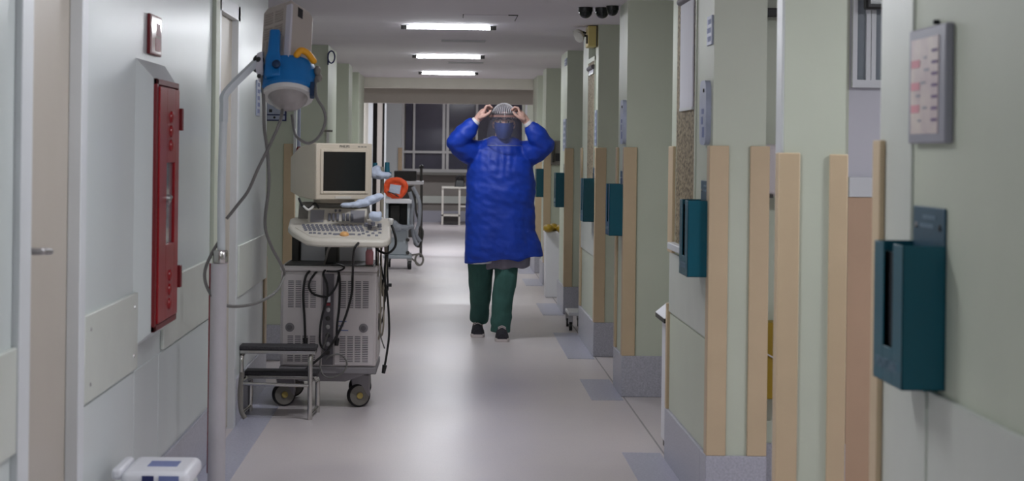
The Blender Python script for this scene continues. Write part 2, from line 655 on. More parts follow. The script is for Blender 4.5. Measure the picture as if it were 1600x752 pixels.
# slim jamb pillar between the two doorways
pe = MB().box(1.008, 1.192, 5.76, 5.86, 0, ZC).build('pillar', M['wall_right'], kind='structure', smooth=False)
MB().box(1.0, 1.008, 5.77, 5.862, 0, ZC).build('lit_jamb_face', M['white_trim'], pe)  # white strip paints this side of the pillar as brighter lit
guard(pe, 1.0, 5.76, 1, 1, z1=1.375, leg=.056, t=.008)
guard(pe, 1.192, 5.76, -1, 1, z1=1.372, leg=.048, t=.008)
upstand(pe, [(.99, 1.202, 5.75, 5.87)])

# room behind those doorways
MB().box(1.2, 1.58, 7.58, 7.7, 0, ZC).build('wall_room', M['wall_right'], kind='structure', smooth=False)
rw = MB().box(1.58, 3.3, 7.58, 7.7, 0, ZC).build('wall_room.001', M['room_white'], kind='structure', smooth=False)
MB().box(1.58, 3.2, 7.565, 7.58, 0, 1.205).build('dado_panel', M['dado_tan'], rw)
MB().box(1.58, 3.2, 7.555, 7.58, 1.205, 1.285).build('dado_rail', M['white_trim'], rw, bevel=.004)
MB().box(1.2, 1.58, 7.565, 7.58, 0, HB).build('baseboard', M['base'], rw)
MB().box(3.2, 3.3, -2.5, 7.6, 0, ZC).build('wall_room.002', M['room_white'], kind='structure', smooth=False)
win = MB()
wx0, wz0 = X(1337, 7.56), Z(125, 7.56, 1340)
win.box(wx0 - .02, 2.3, 7.54, 7.575, wz0 - .03, wz0)
for xx in (wx0 - .02, X(1350, 7.56), X(1358, 7.56), 1.95, 2.28):
    win.box(xx, xx + .018, 7.54, 7.575, wz0, 2.15)
win.box(wx0 - .02, 2.3, 7.54, 7.575, 2.12, 2.15)
win = win.build('window_1', M['white_trim'], kind='structure', smooth=False)
MB().box(wx0 - .01, 2.29, 7.56, 7.57, wz0, 2.13).build('pane', M['room_glass'], win)

# pier with the shuttered window
wa = MB()
wa.box(XR, 1.2, 7.25, 7.75, 0, ZC).box(XR, 1.2, 8.4, 8.58, 0, ZC).box(XR, 1.2, 7.75, 8.4, 0, .95).box(XR, 1.2, 7.75, 8.4, 2.12, ZC)
wa = wa.build('wall_right.001', M['wall_right'], kind='structure', smooth=False)
guard(wa, XR, 7.25, 1, 1)
guard(wa, 1.2, 7.25, -1, 1)
MB().box(XR - .014, XR, 8.42, 8.59, .93, GT).build('corner_guard', M['guard'], wa, bevel=.003)
MB().box(XR - .016, XR, 8.55, 8.60, HB, .70).build('corner_guard', M['guard'], wa, bevel=.003)
MB().box(XR - .010, XR, 7.32, 8.54, .665, .93).build('crash_panel', M['panel'], wa, bevel=.003)
MB().box(XR - .004, XR, 7.32, 8.54, HB, .655).build('wall_panel', M['wall_right'], wa, bevel=.002)
upstand(wa, [(XR - .016, 1.214, 7.234, 7.4), (XR - .016, 1.1, 7.4, 8.6)])
skirt_patch(.81, XR - .016, 7.1, 8.75).build('floor_flashing', M['patch'], wa)


def blind_window(n, y0, y1, z0, z1, zb):
    w_ = MB()
    w_.box(XR - .006, XR + .05, y0 - .03, y0, z0, z1 + .03).box(XR - .003, XR + .05, y1, y1 + .02, z0, z1 + .03)
    w_.box(XR - .006, XR + .05, y0 - .03, y1 + .02, z1, z1 + .03)
    w_ = w_.build('window_%d' % n, M['wall_right'], kind='structure', smooth=False)
    MB().box(XR - .004, XR + .02, y0, y1, z0, z1).build('pane', M['granite'], w_)
    MB().box(XR - .012, XR - .006, y0 + .03, y1 - .17, zb, z1 - .06).build('roller_blind', M['blind'], w_)
    MB().cyl((XR - .012, y0 + .02, z1 - .045), (XR - .012, y1 - .15, z1 - .045), .016, seg=12).build('blind_roller', M['vent_dark'], w_)
    MB().box(XR - .014, XR - .004, y0 + .03, y1 - .17, zb - .012, zb).build('blind_bar', M['white_trim'], w_)
    MB().box(XR - .035, XR + .05, y0 - .02, y1 + .03, z0 - .03, z0).build('window_sill', M['white_trim'], w_, bevel=.004)
    return w_


blind_window(2, 7.76, 8.38, .98, 2.06, 1.56)

# second pier
wb = MB().box(XR, 1.42, 10.77, 11.28, 0, ZC).build('wall_right.002', M['wall_right'], kind='structure', smooth=False)
guard(wb, XR, 10.77, 1, 1)
guard(wb, XR, 11.28, 1, -1, z1=1.40)
upstand(wb, [(XR - .014, 1.43, 10.755, 11.29)])
skirt_patch(.81, XR - .014, 10.6, 11.55).build('floor_flashing', M['patch'], wb)
# third pier with window
wc = MB()
wc.box(XR, 1.42, 12.85, 13.1, 0, ZC).box(XR, 1.42, 13.76, 14.3, 0, ZC).box(XR, 1.42, 13.1, 13.76, 0, .95).box(XR, 1.42, 13.1, 13.76, 2.12, ZC)
wc = wc.build('wall_right.003', M['wall_right'], kind='structure', smooth=False)
guard(wc, XR, 12.85, 1, 1)
MB().box(XR - .010, XR, 12.95, 14.25, .665, .93).build('crash_panel', M['panel'], wc, bevel=.003)
MB().box(XR - .014, XR, 14.2, 14.31, HB, GT).build('corner_guard', M['guard'], wc, bevel=.003)
upstand(wc, [(XR - .014, 1.43, 12.835, 14.31)])
skirt_patch(.81, XR - .014, 12.7, 14.5).build('floor_flashing', M['patch'], wc)
blind_window(3, 13.12, 13.74, .98, 2.0, 1.92)
# fourth and fifth piers, last jamb
for i, (y0, y1) in enumerate(((16.2, 17.1), (19.7, 20.4), (21.6, 22.7))):
    p_ = MB().box(XR, 1.42, y0, y1, 0, ZC).build('wall_right.%03d' % (4 + i), M['wall_right'], kind='structure', smooth=False)
    guard(p_, XR, y0, 1, 1)
    upstand(p_, [(XR - .014, 1.43, y0 - .015, y1 + .01)])
    skirt_patch(.81, XR - .014, y0 - .15, y1 + .2).build('floor_flashing', M['patch'], p_)
# recess wall with the doors between the piers
rr = MB().box(1.42, 1.6, 7.7, 22.72, 0, ZC).build('wall_right.007', M['wall_right'], kind='structure', smooth=False)
for i, (y0, y1) in enumerate(((9.2, 10.2), (11.55, 12.5), (14.8, 15.7), (17.8, 18.8), (20.6, 21.4))):
    d_ = MB().box(1.385, 1.42, y0 - .06, y1 + .06, 0, 2.1).build('door_%d' % (10 + i), M['white_trim'], kind='structure', smooth=False)
    MB().box(1.375, 1.386, y0, y1, .02, 2.04).build('door_leaf_or_gap_shade', M['door'], d_)
    MB().cyl((1.34, y0 + .08, 1.05), (1.34, y0 + .2, 1.05), .01).cyl((1.34, y0 + .08, 1.05), (1.38, y0 + .08, 1.05), .01).build('door_handle', M['steel'], d_)
MB().box(.996, 1.004, 7.25, 22.6, 0.0, .0012).build('trim_1', mat('floor_seam', (156, 151, 152), .5), kind='structure', smooth=False)

# ---- left side ------------------------------------------------------------
wl = MB()
wl.box(XL - .18, XL, -2.5, 4.72, 0, ZC).box(XL - .18, XL, 5.36, 8.58, 0, ZC).box(XL - .18, XL, 9.4, 11.0, 0, ZC)
wl.box(XL - .18, XL, 4.72, 5.36, 2.15, ZC).box(XL - .18, XL, 8.58, 9.4, 2.02, ZC)
wl = wl.build('wall_left', M['wall_left'], kind='structure', smooth=False)
for (y0, y1, z0, z1) in ((5.46, 6.39, HB + .01, .62), (6.40, 6.93, HB + .01, .62), (6.94, 8.40, HB + .01, .62)):
    MB().box(XL, XL + .004, y0, y1, z0, z1).build('wall_panel', M['wall_left'], wl, bevel=.0015)
for (y0, y1) in ((1.5, 4.6), (5.47, 6.40), (6.995, 8.40), (9.5, 10.95)):
    MB().box(XL, XL + .014, y0, y1, .63, .885).build('crash_panel', M['panel'], wl, bevel=.004)
screws(wl, [(XL + .014, y, z) for y in (5.55, 6.32) for z in (.68, .84)], (1, 0, 0))
for (y0, y1, z1, m_) in ((4.60, 4.725, ZC, 'white_trim'), (5.355, 5.44, ZC, 'white_trim'), (8.42, 8.56, ZC, 'wall_right')):
    MB().box(XL - .02, XL + .018, y0, y1, 0, z1).build('door_jamb', M[m_], wl, bevel=.003)
MB().box(XL, XL + .012, 10.9, 11.012, HB, .75).build('corner_guard', M['guard'], wl, bevel=.003)
upstand(wl, [(XL - .05, XL + .012, -2.4, 4.6), (XL - .05, XL + .012, 5.45, 8.42), (XL - .05, XL + .012, 9.46, 11.012)])
skirt_patch(XL + .012, -.88, -2.4, 11.05).build('floor_flashing', M['patch'], wl)

d1 = MB().box(XL - .06, XL - .02, 4.72, 5.36, 0.01, 2.15).build('door_1', M['door'], kind='structure', smooth=False)
MB().box(XL - .021, XL - .014, 4.765, 4.81, 1.0, 1.17).build('handle_plate', M['metal_dark'], d1, bevel=.002)
MB().tube(spline([(XL - .016, 4.787, 1.105), (XL + .02, 4.787, 1.105), (XL + .032, 4.80, 1.105), (XL + .032, 4.88, 1.10)]), .009).build('door_handle', M['steel'], d1)
d2 = MB()
d2.box(XL - .05, XL + .012, 8.58, 8.66, 0, 2.06).box(XL - .05, XL + .012, 9.36, 9.44, 0, 2.06).box(XL - .05, XL + .012, 8.58, 9.44, 1.99, 2.06)
d2 = d2.build('door_2', M['white_trim'], kind='structure', smooth=False)
MB().box(XL - .05, XL - .02, 8.66, 9.36, 0.01, 1.99).build('door_leaf_or_gap_shade', M['door'], d2)

MB().box(-1.6, -1.45, 10.9, 22.72, 0, ZC).build('wall_left.001', M['wall_right'], kind='structure', smooth=False)
for i, (y0, y1, xe) in enumerate(((12.4, 12.9, -1.0), (15.8, 17.0, -.995), (19.2, 19.9, -1.0), (21.3, 22.7, -1.0))):
    p_ = MB().box(-1.46, xe, y0, y1, 0, ZC).build('pillar.%03d' % (i + 1), M['wall_right'], kind='structure', smooth=False)
    if i != 1:
        guard(p_, xe, y0, -1, 1)
    upstand(p_, [(-1.45, xe + .012, y0 - .014, y1 + .01)])
    skirt_patch(xe + .012, -.84, y0 - .1, y1 + .2).build('floor_flashing', M['patch'], p_)

# ---- lintels and the hall beyond -------------------------------------------
MB().box(-1.6, 1.6, 22.72, 22.95, 2.105, 2.62).build('lintel', M['lintel'], kind='structure', smooth=False)
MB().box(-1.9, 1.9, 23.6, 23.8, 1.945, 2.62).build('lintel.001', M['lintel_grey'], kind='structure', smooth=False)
MB().box(-4.2, -1.45, 22.72, 22.85, 0, 2.62).box(1.42, 4.2, 22.72, 22.85, 0, 2.62).build('wall_hall', M['wall_right'], kind='structure', smooth=False)
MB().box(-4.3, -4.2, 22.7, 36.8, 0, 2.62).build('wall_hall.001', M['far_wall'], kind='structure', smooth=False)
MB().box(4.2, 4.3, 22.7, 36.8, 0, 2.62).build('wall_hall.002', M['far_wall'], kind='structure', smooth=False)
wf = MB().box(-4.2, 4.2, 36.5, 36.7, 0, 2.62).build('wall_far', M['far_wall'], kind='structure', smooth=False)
MB().box(-4.1, 4.1, 36.45, 36.5, 0, .22).build('baseboard', M['base'], wf)
MB().box(-1.2, 2.2, 36.46, 36.5, .36, .50).build('wall_rail', M['panel'], wf, bevel=.004)

fz0, fz1 = 1.0, 2.45
fm = MB()
fx0, fx1 = X(627, 36.4), X(832, 36.4)
for xx, ww in ((fx0, .05), (X(645, 36.4), .04), (X(691, 36.4), .05), (X(697, 36.4), .05), (X(743, 36.4), .04), (X(790, 36.4), .05), (fx1, .05)):
    fm.box(xx, xx + ww, 36.40, 36.5, fz0, fz1)
for zz, hh in ((fz0 - .05, .06), (1.31, .045), (fz1, .06)):
    fm.box(fx0, fx1 + .05, 36.39, 36.5, zz, zz + hh)
fm = fm.build('window_4', M['frame_alu'], kind='structure', smooth=False)
xs = [fx0 + .05, X(645, 36.4), X(693, 36.4), X(743, 36.4), X(790, 36.4), fx1]
for a, b in zip(xs, xs[1:]):
    for (z0, z1) in ((fz0, 1.32), (1.345, fz1)):
        MB().box(a + .03, b - .01, 36.45, 36.46, z0, z1).build('pane', M['glass_dark'], fm)
MB().box(fx0, fx1 + .05, 36.3, 36.5, fz0 - .1, fz0 - .05).build('window_sill', M['door_dark'], fm)

# pillars of the hall and the narrow double door on its left
ph = MB().box(X(602, 30), X(627, 30), 30, 30.3, 0, 2.62).build('pillar.005', M['wall_left'], kind='structure', smooth=False)
guard(ph, X(627, 30), 30, -1, 1, leg=.05)
ph2 = MB().box(X(816, 30), X(842, 30), 30, 30.3, 0, 2.62).build('pillar.006', M['wall_right'], kind='structure', smooth=False)
MB().box(X(820, 29.98), X(823, 29.98), 29.97, 30, 0, 2.6).build('conduit_strip', M['white_trim'], ph2)
guard(ph2, X(816, 30), 30, 1, 1, leg=.05)
wp = MB().box(-2.6, X(575, 27), 27, 27.15, 0, 2.62).build('wall_hall.003', M['lintel'], kind='structure', smooth=False)
dd = MB()
dd.box(X(575, 27), X(582, 27), 26.97, 27.1, 0, 2.4)
dd.box(X(600.5, 27), X(603, 27), 26.97, 27.1, 0, 2.4)
dd = dd.build('door_3', M['white_trim'], kind='structure', smooth=False)
MB().box(X(589, 27), X(597, 27), 27.0, 27.05, 0.01, 2.4).build('door_leaf_or_gap_shade', M['lintel_grey'], dd)
MB().box(X(581, 27.2), X(590, 27.2), 27.2, 27.25, 0.01, 2.4).build('door_leaf_or_gap_shade', M['metal_dark'], dd)  # near-black sheet paints the unlit gap beside the grey leaf
MB().box(X(596, 27.2), X(602, 27.2), 27.2, 27.25, 0.01, 2.4).build('door_leaf_or_gap_shade', M['metal_dark'], dd)  # second near-black sheet, painted shade of the other gap

# ================================================================== LAMPS OF THE PLACE AND ADDED HALL TUBES
def area(name, loc, sx, sy, power, col=(0.93, 0.96, 1.0)):
    l = bpy.data.lights.new(name, 'AREA')
    l.shape = 'RECTANGLE'
    l.size, l.size_y = sx, sy
    l.energy = power
    l.color = col
    o = bpy.data.objects.new(name, l)
    C.objects.link(o)
    o.location = loc
    return o


LX = X(701, 13.1, 39)


def tube_light(x, y, z, lit, label, group, power):
    t = thing('ceiling_light' if lit else 'unlit_ceiling_light', label, 'light', (x, y, z), group)
    MB().box(x - .33, x + .33, y - .025, y + .025, z - .005, z).build('housing', M['housing'], t, bevel=.004)
    MB().tube([(x - .285, y, z - .020), (x + .285, y, z - .020)], .009, 12).build('tube', M['tube'] if lit else M['tube_off'], t)
    for s in (-1, 1):
        MB().box(*sorted((x + s * .283, x + s * .325)), y - .010, y + .010, z - .031, z - .005).build('lamp_holder', M['dark_grey'], t, bevel=.003)
    if lit:
        area('light_of_tube', (x, y, z - .040), .56, .03, power)
    return t


names = {13.1: 'lit ceiling tube nearest to the ceiling hatch, longest of the row', 17.2: 'lit ceiling tube second beyond the ceiling hatch',
         20.9: 'lit ceiling tube closest to the pale lintel, shortest of the row'}
for y in (13.1, 17.2, 20.9):
    tube_light(LX, y, ZC, True, names[y], 'lit tubes along the corridor ceiling', LAMP_POWER)
for y, nm_ in ((1.0, 'lit ceiling tube straight over the camera position'), (5.0, 'lit ceiling tube over the tan door and the nearest chart holder'), (9.05, 'lit ceiling tube over the step stool and the scanner cart')):
    tube_light(LX, y, ZC, True, nm_, 'corridor tubes out of the picture', LAMP_POWER)
tube_light(2.2, 5.4, ZC, True, 'lit ceiling tube in the side room behind the doorways', None, ROOM_POWER)
tube_light(2.9, 28.0, 2.62, True, 'unseen ceiling tube added to brighten the hall at the side away from its door', None, FAR_POWER)  # this and the next hall tubes are unseen, added for brightness
tube_light(0, 34.0, 2.62, True, 'unseen ceiling tube added to brighten the hall near its dark window', None, FAR_POWER)
tube_light(.3, 26.0, 2.62, True, 'unseen ceiling tube added to brighten the hall beyond the lintel', None, FAR_POWER)
tube_light(-1.9, 25.0, 2.62, True, 'unseen ceiling tube added to brighten the hall by its corridor wall', None, FAR_POWER)

# ================================================================== THINGS ON THE RIGHT
# chart holders: one built, five copied
y0 = 3.84


def make_holder():
    t = thing('chart_holder', 'large teal chart holder under the framed chart, closest to the camera', 'holder', (XR, y0 + .13, .90), 'teal chart holders on the piers')
    b = MB()
    xa, xb, ya, yb, z0, z1 = XR - .088, XR, y0, y0 + .255, .90, 1.19
    th = .004
    b.box(xa, xb, ya, ya + th, z0, z1).box(xa, xb, yb - th, yb, z0, z1).box(xa, xb, ya, yb, z0, z0 + th)
    b.box(xa, xa + th, ya, ya + .085, z0, z1).box(xa, xa + th, yb - .085, yb, z0, z1)
    b.box(xa, xa + th, ya + .085, yb - .085, z0, z0 + .075)
    b.build('tray', M['teal'], t, bevel=.0015)
    MB().box(xa + .012, xa + .016, ya + .02, yb - .02, z0 + .01, z1 - .02).build('slot_backing', M['slot'], t)
    MB().box(xb - .006, xb - .0005, ya, yb, z0, z1 + .075).build('back_plate', M['teal_plate'], t, bevel=.002)
    lt = MB()
    text_mesh(lt, 'PRONTUÁRIO', .030, (xa - .0008, (ya + yb) / 2, z0 + .038), (0, -1, 0), (0, 0, 1), .0005)
    lt.build('lettering', M['ink_pale'], t)
    pl = MB()
    for k, (a, c) in enumerate(((.07, .17), (.085, .185))):
        z = z1 + .05 - k * .018
        yy = ya + a
        while yy < ya + c:
            wd = random.uniform(.008, .02)
            pl.box(xb - .0075, xb - .006, yy, yy + wd, z, z + .008)
            yy += wd + .005
    pl.build('plate_print', M['ink_pale'], t)
    for k, a in enumerate((.03, .225)):
        MB().lathe([(.007, 0), (.006, .003), (0, .004)], (xb - .006, ya + a, z1 + .035), (-1, 0, 0), 10).build('screw', M['steel'] if k else M['black'], t)
    return t


holder = make_holder()
for y, lab in ((7.28, 'teal chart holder below the window with the half-lowered white blind'),
               (10.80, 'teal chart holder on the narrow second pier, above no window'),
               (12.90, 'teal chart holder on the pier under the yellow emergency light'),
               (16.22, 'small teal chart holder on the pier just past the third window pier'),
               (19.72, 'smallest teal chart holder, beside the elbow of the person in blue')):
    c = copy_tree(holder)
    c.location.y += y - y0
    c['label'] = lab

# framed chart on the nearest wall
ca, cb, cz0, cz1 = 3.80, 4.10, 1.396, 1.636
t = thing('framed_chart', 'framed pinkish dosage chart hung on the wall above the nearest teal holder', 'chart', (XR, 3.93, cz0))
MB().box(XR - .018, XR, ca, cb, cz0, cz1).build('frame', M['poster_frame'], t, bevel=.004)
MB().box(XR - .0195, XR - .018, ca + .05, cb - .025, cz0 + .02, cz1 - .022).build('sheet', M['poster'], t)
for k in range(7):
    z = cz0 + .045 + k * .0235
    MB().box(XR - .0205, XR - .0195, ca + .055, ca + .10, z, z + .006).build('printed_row', M['poster_row'], t)
    if k % 2:
        MB().box(XR - .0205, XR - .0195, cb - .10, cb - .03, z - .004, z + .012).build('pink_row', M['poster_pink'], t)
for k in range(6):
    yy, zz = ca + .12 + random.random() * .08, cz0 + .045 + k * .026
    MB().box(XR - .0205, XR - .0195, yy, yy + .02 + .02 * random.random(), zz, zz + .005).build('printed_word', M['poster_frame'], t)
MB().lathe([(.005, 0), (.005, .012), (0, .013)], (XR, 3.92, cz1 + .008), (-1, 0, 0), 10).build('nail', M['black'], t)


def wall_plate(name, label, cat, y0_, y1_, z0, z1, m, ink, x=XR, s=-1, th=.008, rows=4, group=None):
    t = thing(name, label, cat, (x, (y0_ + y1_) / 2, z0), group)
    MB().box(*sorted((x, x + s * th)), y0_, y1_, z0, z1).build('plate', m, t, bevel=.002)
    k = MB()
    h = (z1 - z0) / (rows * 1.7 + .7)
    for r in range(rows):
        z = z0 + h * .7 + r * h * 1.7
        yy = y0_ + (y1_ - y0_) * .12
        while yy < y1_ - (y1_ - y0_) * .22:
            wd = random.uniform(.08, .22) * (y1_ - y0_)
            k.box(*sorted((x + s * th, x + s * (th + .001))), yy, min(yy + wd, y1_ - .01), z, z + h)
            yy += wd + .05 * (y1_ - y0_)
    k.build('print', ink, t)
    return t


wall_plate('door_sign', 'small white and blue sign high on the pier with the white blind', 'sign', 7.27, 7.40, Z(70, 7.3, 1116), Z(24, 7.3, 1116), M['paper_blue'], M['print_blue'], rows=3)
# clear holder with leaflets (the tall rounded panel under that sign)
t = thing('leaflet_holder', 'tall rounded clear leaflet holder screwed to the pier beside the window', 'holder', (XR, 7.4, 1.40))
lz0, lz1 = Z(227, 7.35, 1108), Z(125, 7.35, 1108)
b = MB()
ring = []
for k in range(24):
    a = 2 * math.pi * k / 24
    yy = 7.405 + .095 * math.copysign(abs(math.cos(a)) ** .45, math.cos(a))
    zz = (lz0 + lz1) / 2 + (lz1 - lz0) / 2 * math.copysign(abs(math.sin(a)) ** .45, math.sin(a))
    ring.append((yy, zz))
b.hexa([(XR, y, z) for y, z in ring], [(XR - .02, y, z) for y, z in ring])
b.build('panel', M['paper_blue'], t)
k = MB()
for (a, z, w_, h_) in ((7.36, .03, .05, .04), (7.40, .08, .04, .03), (7.37, .12, .06, .02)):
    k.box(XR - .0215, XR - .02, a, a + w_, lz0 + z, lz0 + z + h_)
k.build('print', M['print_blue'], t)
MB().lathe([(.008, 0), (.007, .004), (0, .005)], (XR - .02, 7.37, lz1 - .04), (-1, 0, 0), 10).build('screw', M['black'], t)

t2 = copy_tree(t)
t2.location.y += 3.46
t2.location.z += Z(228, 10.85, 974) - lz0 + .01
t2['label'] = 'tall rounded pale leaflet holder on the second pier above its teal holder' 
wall_plate('wall_notice', 'narrow bluish notice beside the window under the emergency light', 'notice', 12.88, 13.02, Z(228, 12.9, 932), Z(172, 12.9, 932), M['paper_blue'], M['print_faint'], rows=5)
wall_plate('wall_notice', 'pale strip notice on the fourth pier above its small teal holder', 'notice', 16.24, 16.6, Z(236, 16.3, 886), Z(186, 16.3, 886), M['paper_blue'], M['print_faint'], rows=5)
wall_plate('wall_notice', 'small blue and white notice high on the fourth pier', 'notice', 16.24, 16.5, Z(102, 16.3, 886), Z(91, 16.3, 886), M['paper_blue'], M['print_faint'], rows=2)

# wall telephone in the recess beside the fourth pier
ty = 19.7
tz0, tz1 = Z(258, ty, 868), Z(220, ty, 868)
t = thing('wall_telephone', 'grey wall telephone on the pier face beyond the small teal holder', 'telephone', (1.12, ty - .03, tz0))
MB().box(1.055, 1.155, ty - .05, ty, tz0, tz1).build('body', M['mid_grey'], t, bevel=.006)
MB().tube(spline([(1.075, ty - .075, tz1 - .01), (1.075, ty - .085, (tz0 + tz1) / 2), (1.075, ty - .075, tz0 + .03)]), .014, 10).build('handset', M['dark_grey'], t)
MB().box(1.1, 1.145, ty - .053, ty - .05, tz0 + .04, tz0 + .12).build('keypad', M['black'], t)

# three dome cameras
for (px, d, lab) in ((915, 11.35, 'black dome camera on the ceiling, farthest from the wall'), (941, 11.35, 'black dome camera in the middle of the three on the ceiling'),
                     (957, 11.2, 'black dome camera on the ceiling beside the pier, partly behind its neighbour')):
    x = X(px, d, 10)
    r = .042 if px < 950 else .036
    t = thing('dome_camera', lab, 'camera', (x, d, ZC), 'dome cameras on the ceiling')
    MB().lathe([(r * 1.02, 0), (r * 1.02, .022), (r, .026)], (x, d, ZC), (0, 0, -1)).build('base', M['black'], t)
    MB().lathe([(r * .93, .026)] + [(r * .93 * math.cos(a * math.pi / 16), .026 + r * .93 * math.sin(a * math.pi / 16)) for a in range(1, 8)] + [(0, .026 + r * .93)], (x, d, ZC), (0, 0, -1)).build('dome', M['screen'], t)
MB().box(X(971, 11.9), X(985, 11.9), 11.8, 11.95, Z(26, 11.9, 975), ZC).build('junction_box', M['mast'], None, bevel=.004)
tag(bpy.data.objects['junction_box'], 'small grey junction box on the ceiling beside the dome cameras', 'box')

# twin-head emergency light
ey = 12.95
ex0, ex1, ez0, ez1 = X(916, ey), X(935, ey), Z(73, ey, 925), Z(41, ey, 925)
t = thing('emergency_light', 'cream yellow emergency light box with two lamps at the top of the pier', 'light', (XR, ey, ez0))
MB().box(ex0, XR, ey - .05, ey + .2, ez0, ez1).build('box', M['cream'], t, bevel=.006)
MB().box(ex0 + .055, ex0 + .062, ey - .053, ey + .2, ez0, ez1).build('side_seam', M['dark_grey'], t)
for k, (dy, dz) in enumerate(((.02, .0), (.16, .03))):
    MB().cyl((ex0, ey + dy, ez0 + .07 + dz), (ex0 - .03, ey + dy, ez0 + .08 + dz), .008).build('lamp_arm', M['dark_grey'], t)
    MB().lathe([(0, -.02), (.02, -.016), (.034, .012), (.036, .024), (0, .03)], (ex0 - .045, ey + dy, ez0 + .07 + dz), (-.5, -.6, -.35)).build('lamp_head', M['lamp_white'], t)
MB().box(ex0 - .012, ex0, ey - .03, ey + .0, ez0 + .02, ez0 + .07).build('switch_plate', M['dark_grey'], t)

# waste bin edge and lid at the end of the window pier
bx0, bx1 = XR + .005, XR + .3
t = thing('pedal_bin', 'white pedal bin peeping out behind the pier with the white blind', 'bin', (XR + .14, 8.86, 0))
MB().box(bx0 + .01, bx1, 8.68, 9.02, .03, .60).build('body', M['case_white'], t, bevel=.012)
MB().hexa([(bx0 - .022, 8.66, .62), (bx1, 8.66, .62), (bx1, 9.04, .62), (bx0 - .022, 9.04, .62)], [(bx0 + .03, 8.70, .67), (bx1 - .03, 8.70, .67), (bx1 - .03, 9.0, .67), (bx0 + .03, 9.0, .67)]).build('lid', M['case_white'], t, bevel=.004)
MB().box(bx0 - .02, bx1, 8.67, 9.03, .60, .62).build('rim', M['dark_grey'], t)
MB().box(bx0 + .02, bx1, 8.69, 9.01, 0, .03).build('foot', M['dark_grey'], t)

# trolley wheels showing beyond the third pier, and the bin with the yellow bag
td = 14.7
t = thing('low_trolley', 'low white trolley on black castors tucked beyond the third pier', 'trolley', (X(905, td), td, 0))
tx0, tx1 = X(891, td), X(925, td)
MB().box(tx0, tx1, td - .02, td + .4, .115, .14).build('deck', M['case_white'], t, bevel=.006)
for xx in (tx0 + .02, tx1 - .06):
    for yy in (td + .02, td + .36):
        cst = MB().cyl((xx - .012, yy, .034), (xx + .012, yy, .034), .034, seg=16).build('castor', M['black'], t)
        MB().box(xx - .018, xx + .018, yy - .012, yy + .012, .05, .115).build('castor_fork', M['steel'], cst)
bd = 18.0
t = thing('waste_bin', 'white waste bin with a yellow bag turned over its rim, past the fourth pier', 'bin', (X(872, bd), bd, 0))
MB().hexa([(.93, bd, 0), (1.2, bd, 0), (1.2, bd + .25, 0), (.93, bd + .25, 0)], [(.915, bd - .01, .62), (1.22, bd - .01, .62), (1.22, bd + .26, .62), (.915, bd + .26, .62)]).build('body', M['case_white'], t, bevel=.01)
m_ = MB()
for k in range(5):
    m_.ell((.95 + k * .06, bd + .02 + .2 * (k % 2), .65), (.05, .12, .04))
fuse(m_, 'bag', M['yellow'], t, .012, 2)

# side room: sharps box on a cord, dispenser, television bracket
t = thing('yellow_waste_box', 'mustard yellow cardboard waste box hung on the side room wall', 'box', (1.27, 7.52, .41))
MB().box(1.235, 1.345, 7.46, 7.578, Z(622, 7.5, 1200), Z(503, 7.5, 1200)).build('box', M['yellow'], t, bevel=.003)
MB().tube([(1.235, 7.455, .60), (1.34, 7.455, .545)], .003, 6).build('tie', M['paper'], t)
t = thing('paper_dispenser', 'pinkish white paper dispenser on the side room wall by the doorway', 'dispenser', (1.3, 7.5, 1.2))
MB().box(1.215, 1.40, 7.44, 7.58, Z(306, 7.5, 1210), Z(226, 7.5, 1210)).build('body', M['pinkwhite'], t, bevel=.02, seg=4)
MB().box(1.232, 1.262, 7.436, 7.442, Z(309, 7.5, 1210), Z(303, 7.5, 1210)).build('latch', M['dark_grey'], t)
t = thing('television_bracket', 'black television bracket high on the side room wall', 'bracket', (1.25, 7.5, 1.9))
zb = Z(20, 7.5, 1205)
MB().box(1.20, 1.232, 7.5, 7.58, zb - .05, zb + .14).build('wall_plate', M['black'], t, bevel=.008)
MB().box(1.22, 1.42, 7.51, 7.55, zb - .015, zb + .02).build('arm', M['black'], t, bevel=.004)
tvb = thing('television', 'dark wall television seen above the side room window', 'television', (1.72, 7.45, 1.93))
MB().box(1.615, 2.0, 7.44, 7.5, Z(14, 7.45, 1340), 2.18).build('casing', M['black'], tvb, bevel=.008)
MB().box(1.63, 1.985, 7.436, 7.44, Z(14, 7.45, 1340) + .02, 2.165).build('screen', M['screen'], tvb)
MB().box(1.74, 1.86, 7.5, 7.575, 2.0, 2.1).build('bracket', M['black'], tvb)

# ================================================================== THINGS ON THE LEFT
# fire hose cabinet with splayed white surround
cy0, cy1, cz0, cz1 = 6.45, 6.97, .745, 1.60
xf = XL + .055
t = thing('fire_hose_cabinet', 'tall red fire hose cabinet with a narrow window in the pale wall', 'cabinet', (XL, 6.71, cz0))
s = MB()
o_, i_ = [(6.37, .70), (7.03, .70), (7.03, 1.665), (6.37, 1.665)], [(cy0, cz0), (cy1, cz0), (cy1, cz1), (cy0, cz1)]
s.hexa([(XL, y, z) for y, z in o_], [(xf - .006, y, z) for y, z in i_])
s.build('surround', M['wall_left'], t, smooth=False)
fr = MB()
fr.box(xf - .01, xf + .006, cy0, cy0 + .035, cz0, cz1).box(xf - .01, xf + .006, cy1 - .02, cy1, cz0, cz1)
fr.box(xf - .01, xf + .006, cy0, cy1, cz0, cz0 + .02).box(xf - .01, xf + .006, cy0, cy1, cz1 - .02, cz1)
fr.build('frame', M['red_dark'], t, bevel=.002)
dr = MB()
wy0, wy1, wz0_, wz1_ = cy0 + .20, cy1 - .12, 1.03, 1.315
dr.box(xf - .008, xf + .012, cy0 + .04, wy0, cz0 + .025, cz1 - .025).box(xf - .008, xf + .012, wy1, cy1 - .025, cz0 + .025, cz1 - .025)
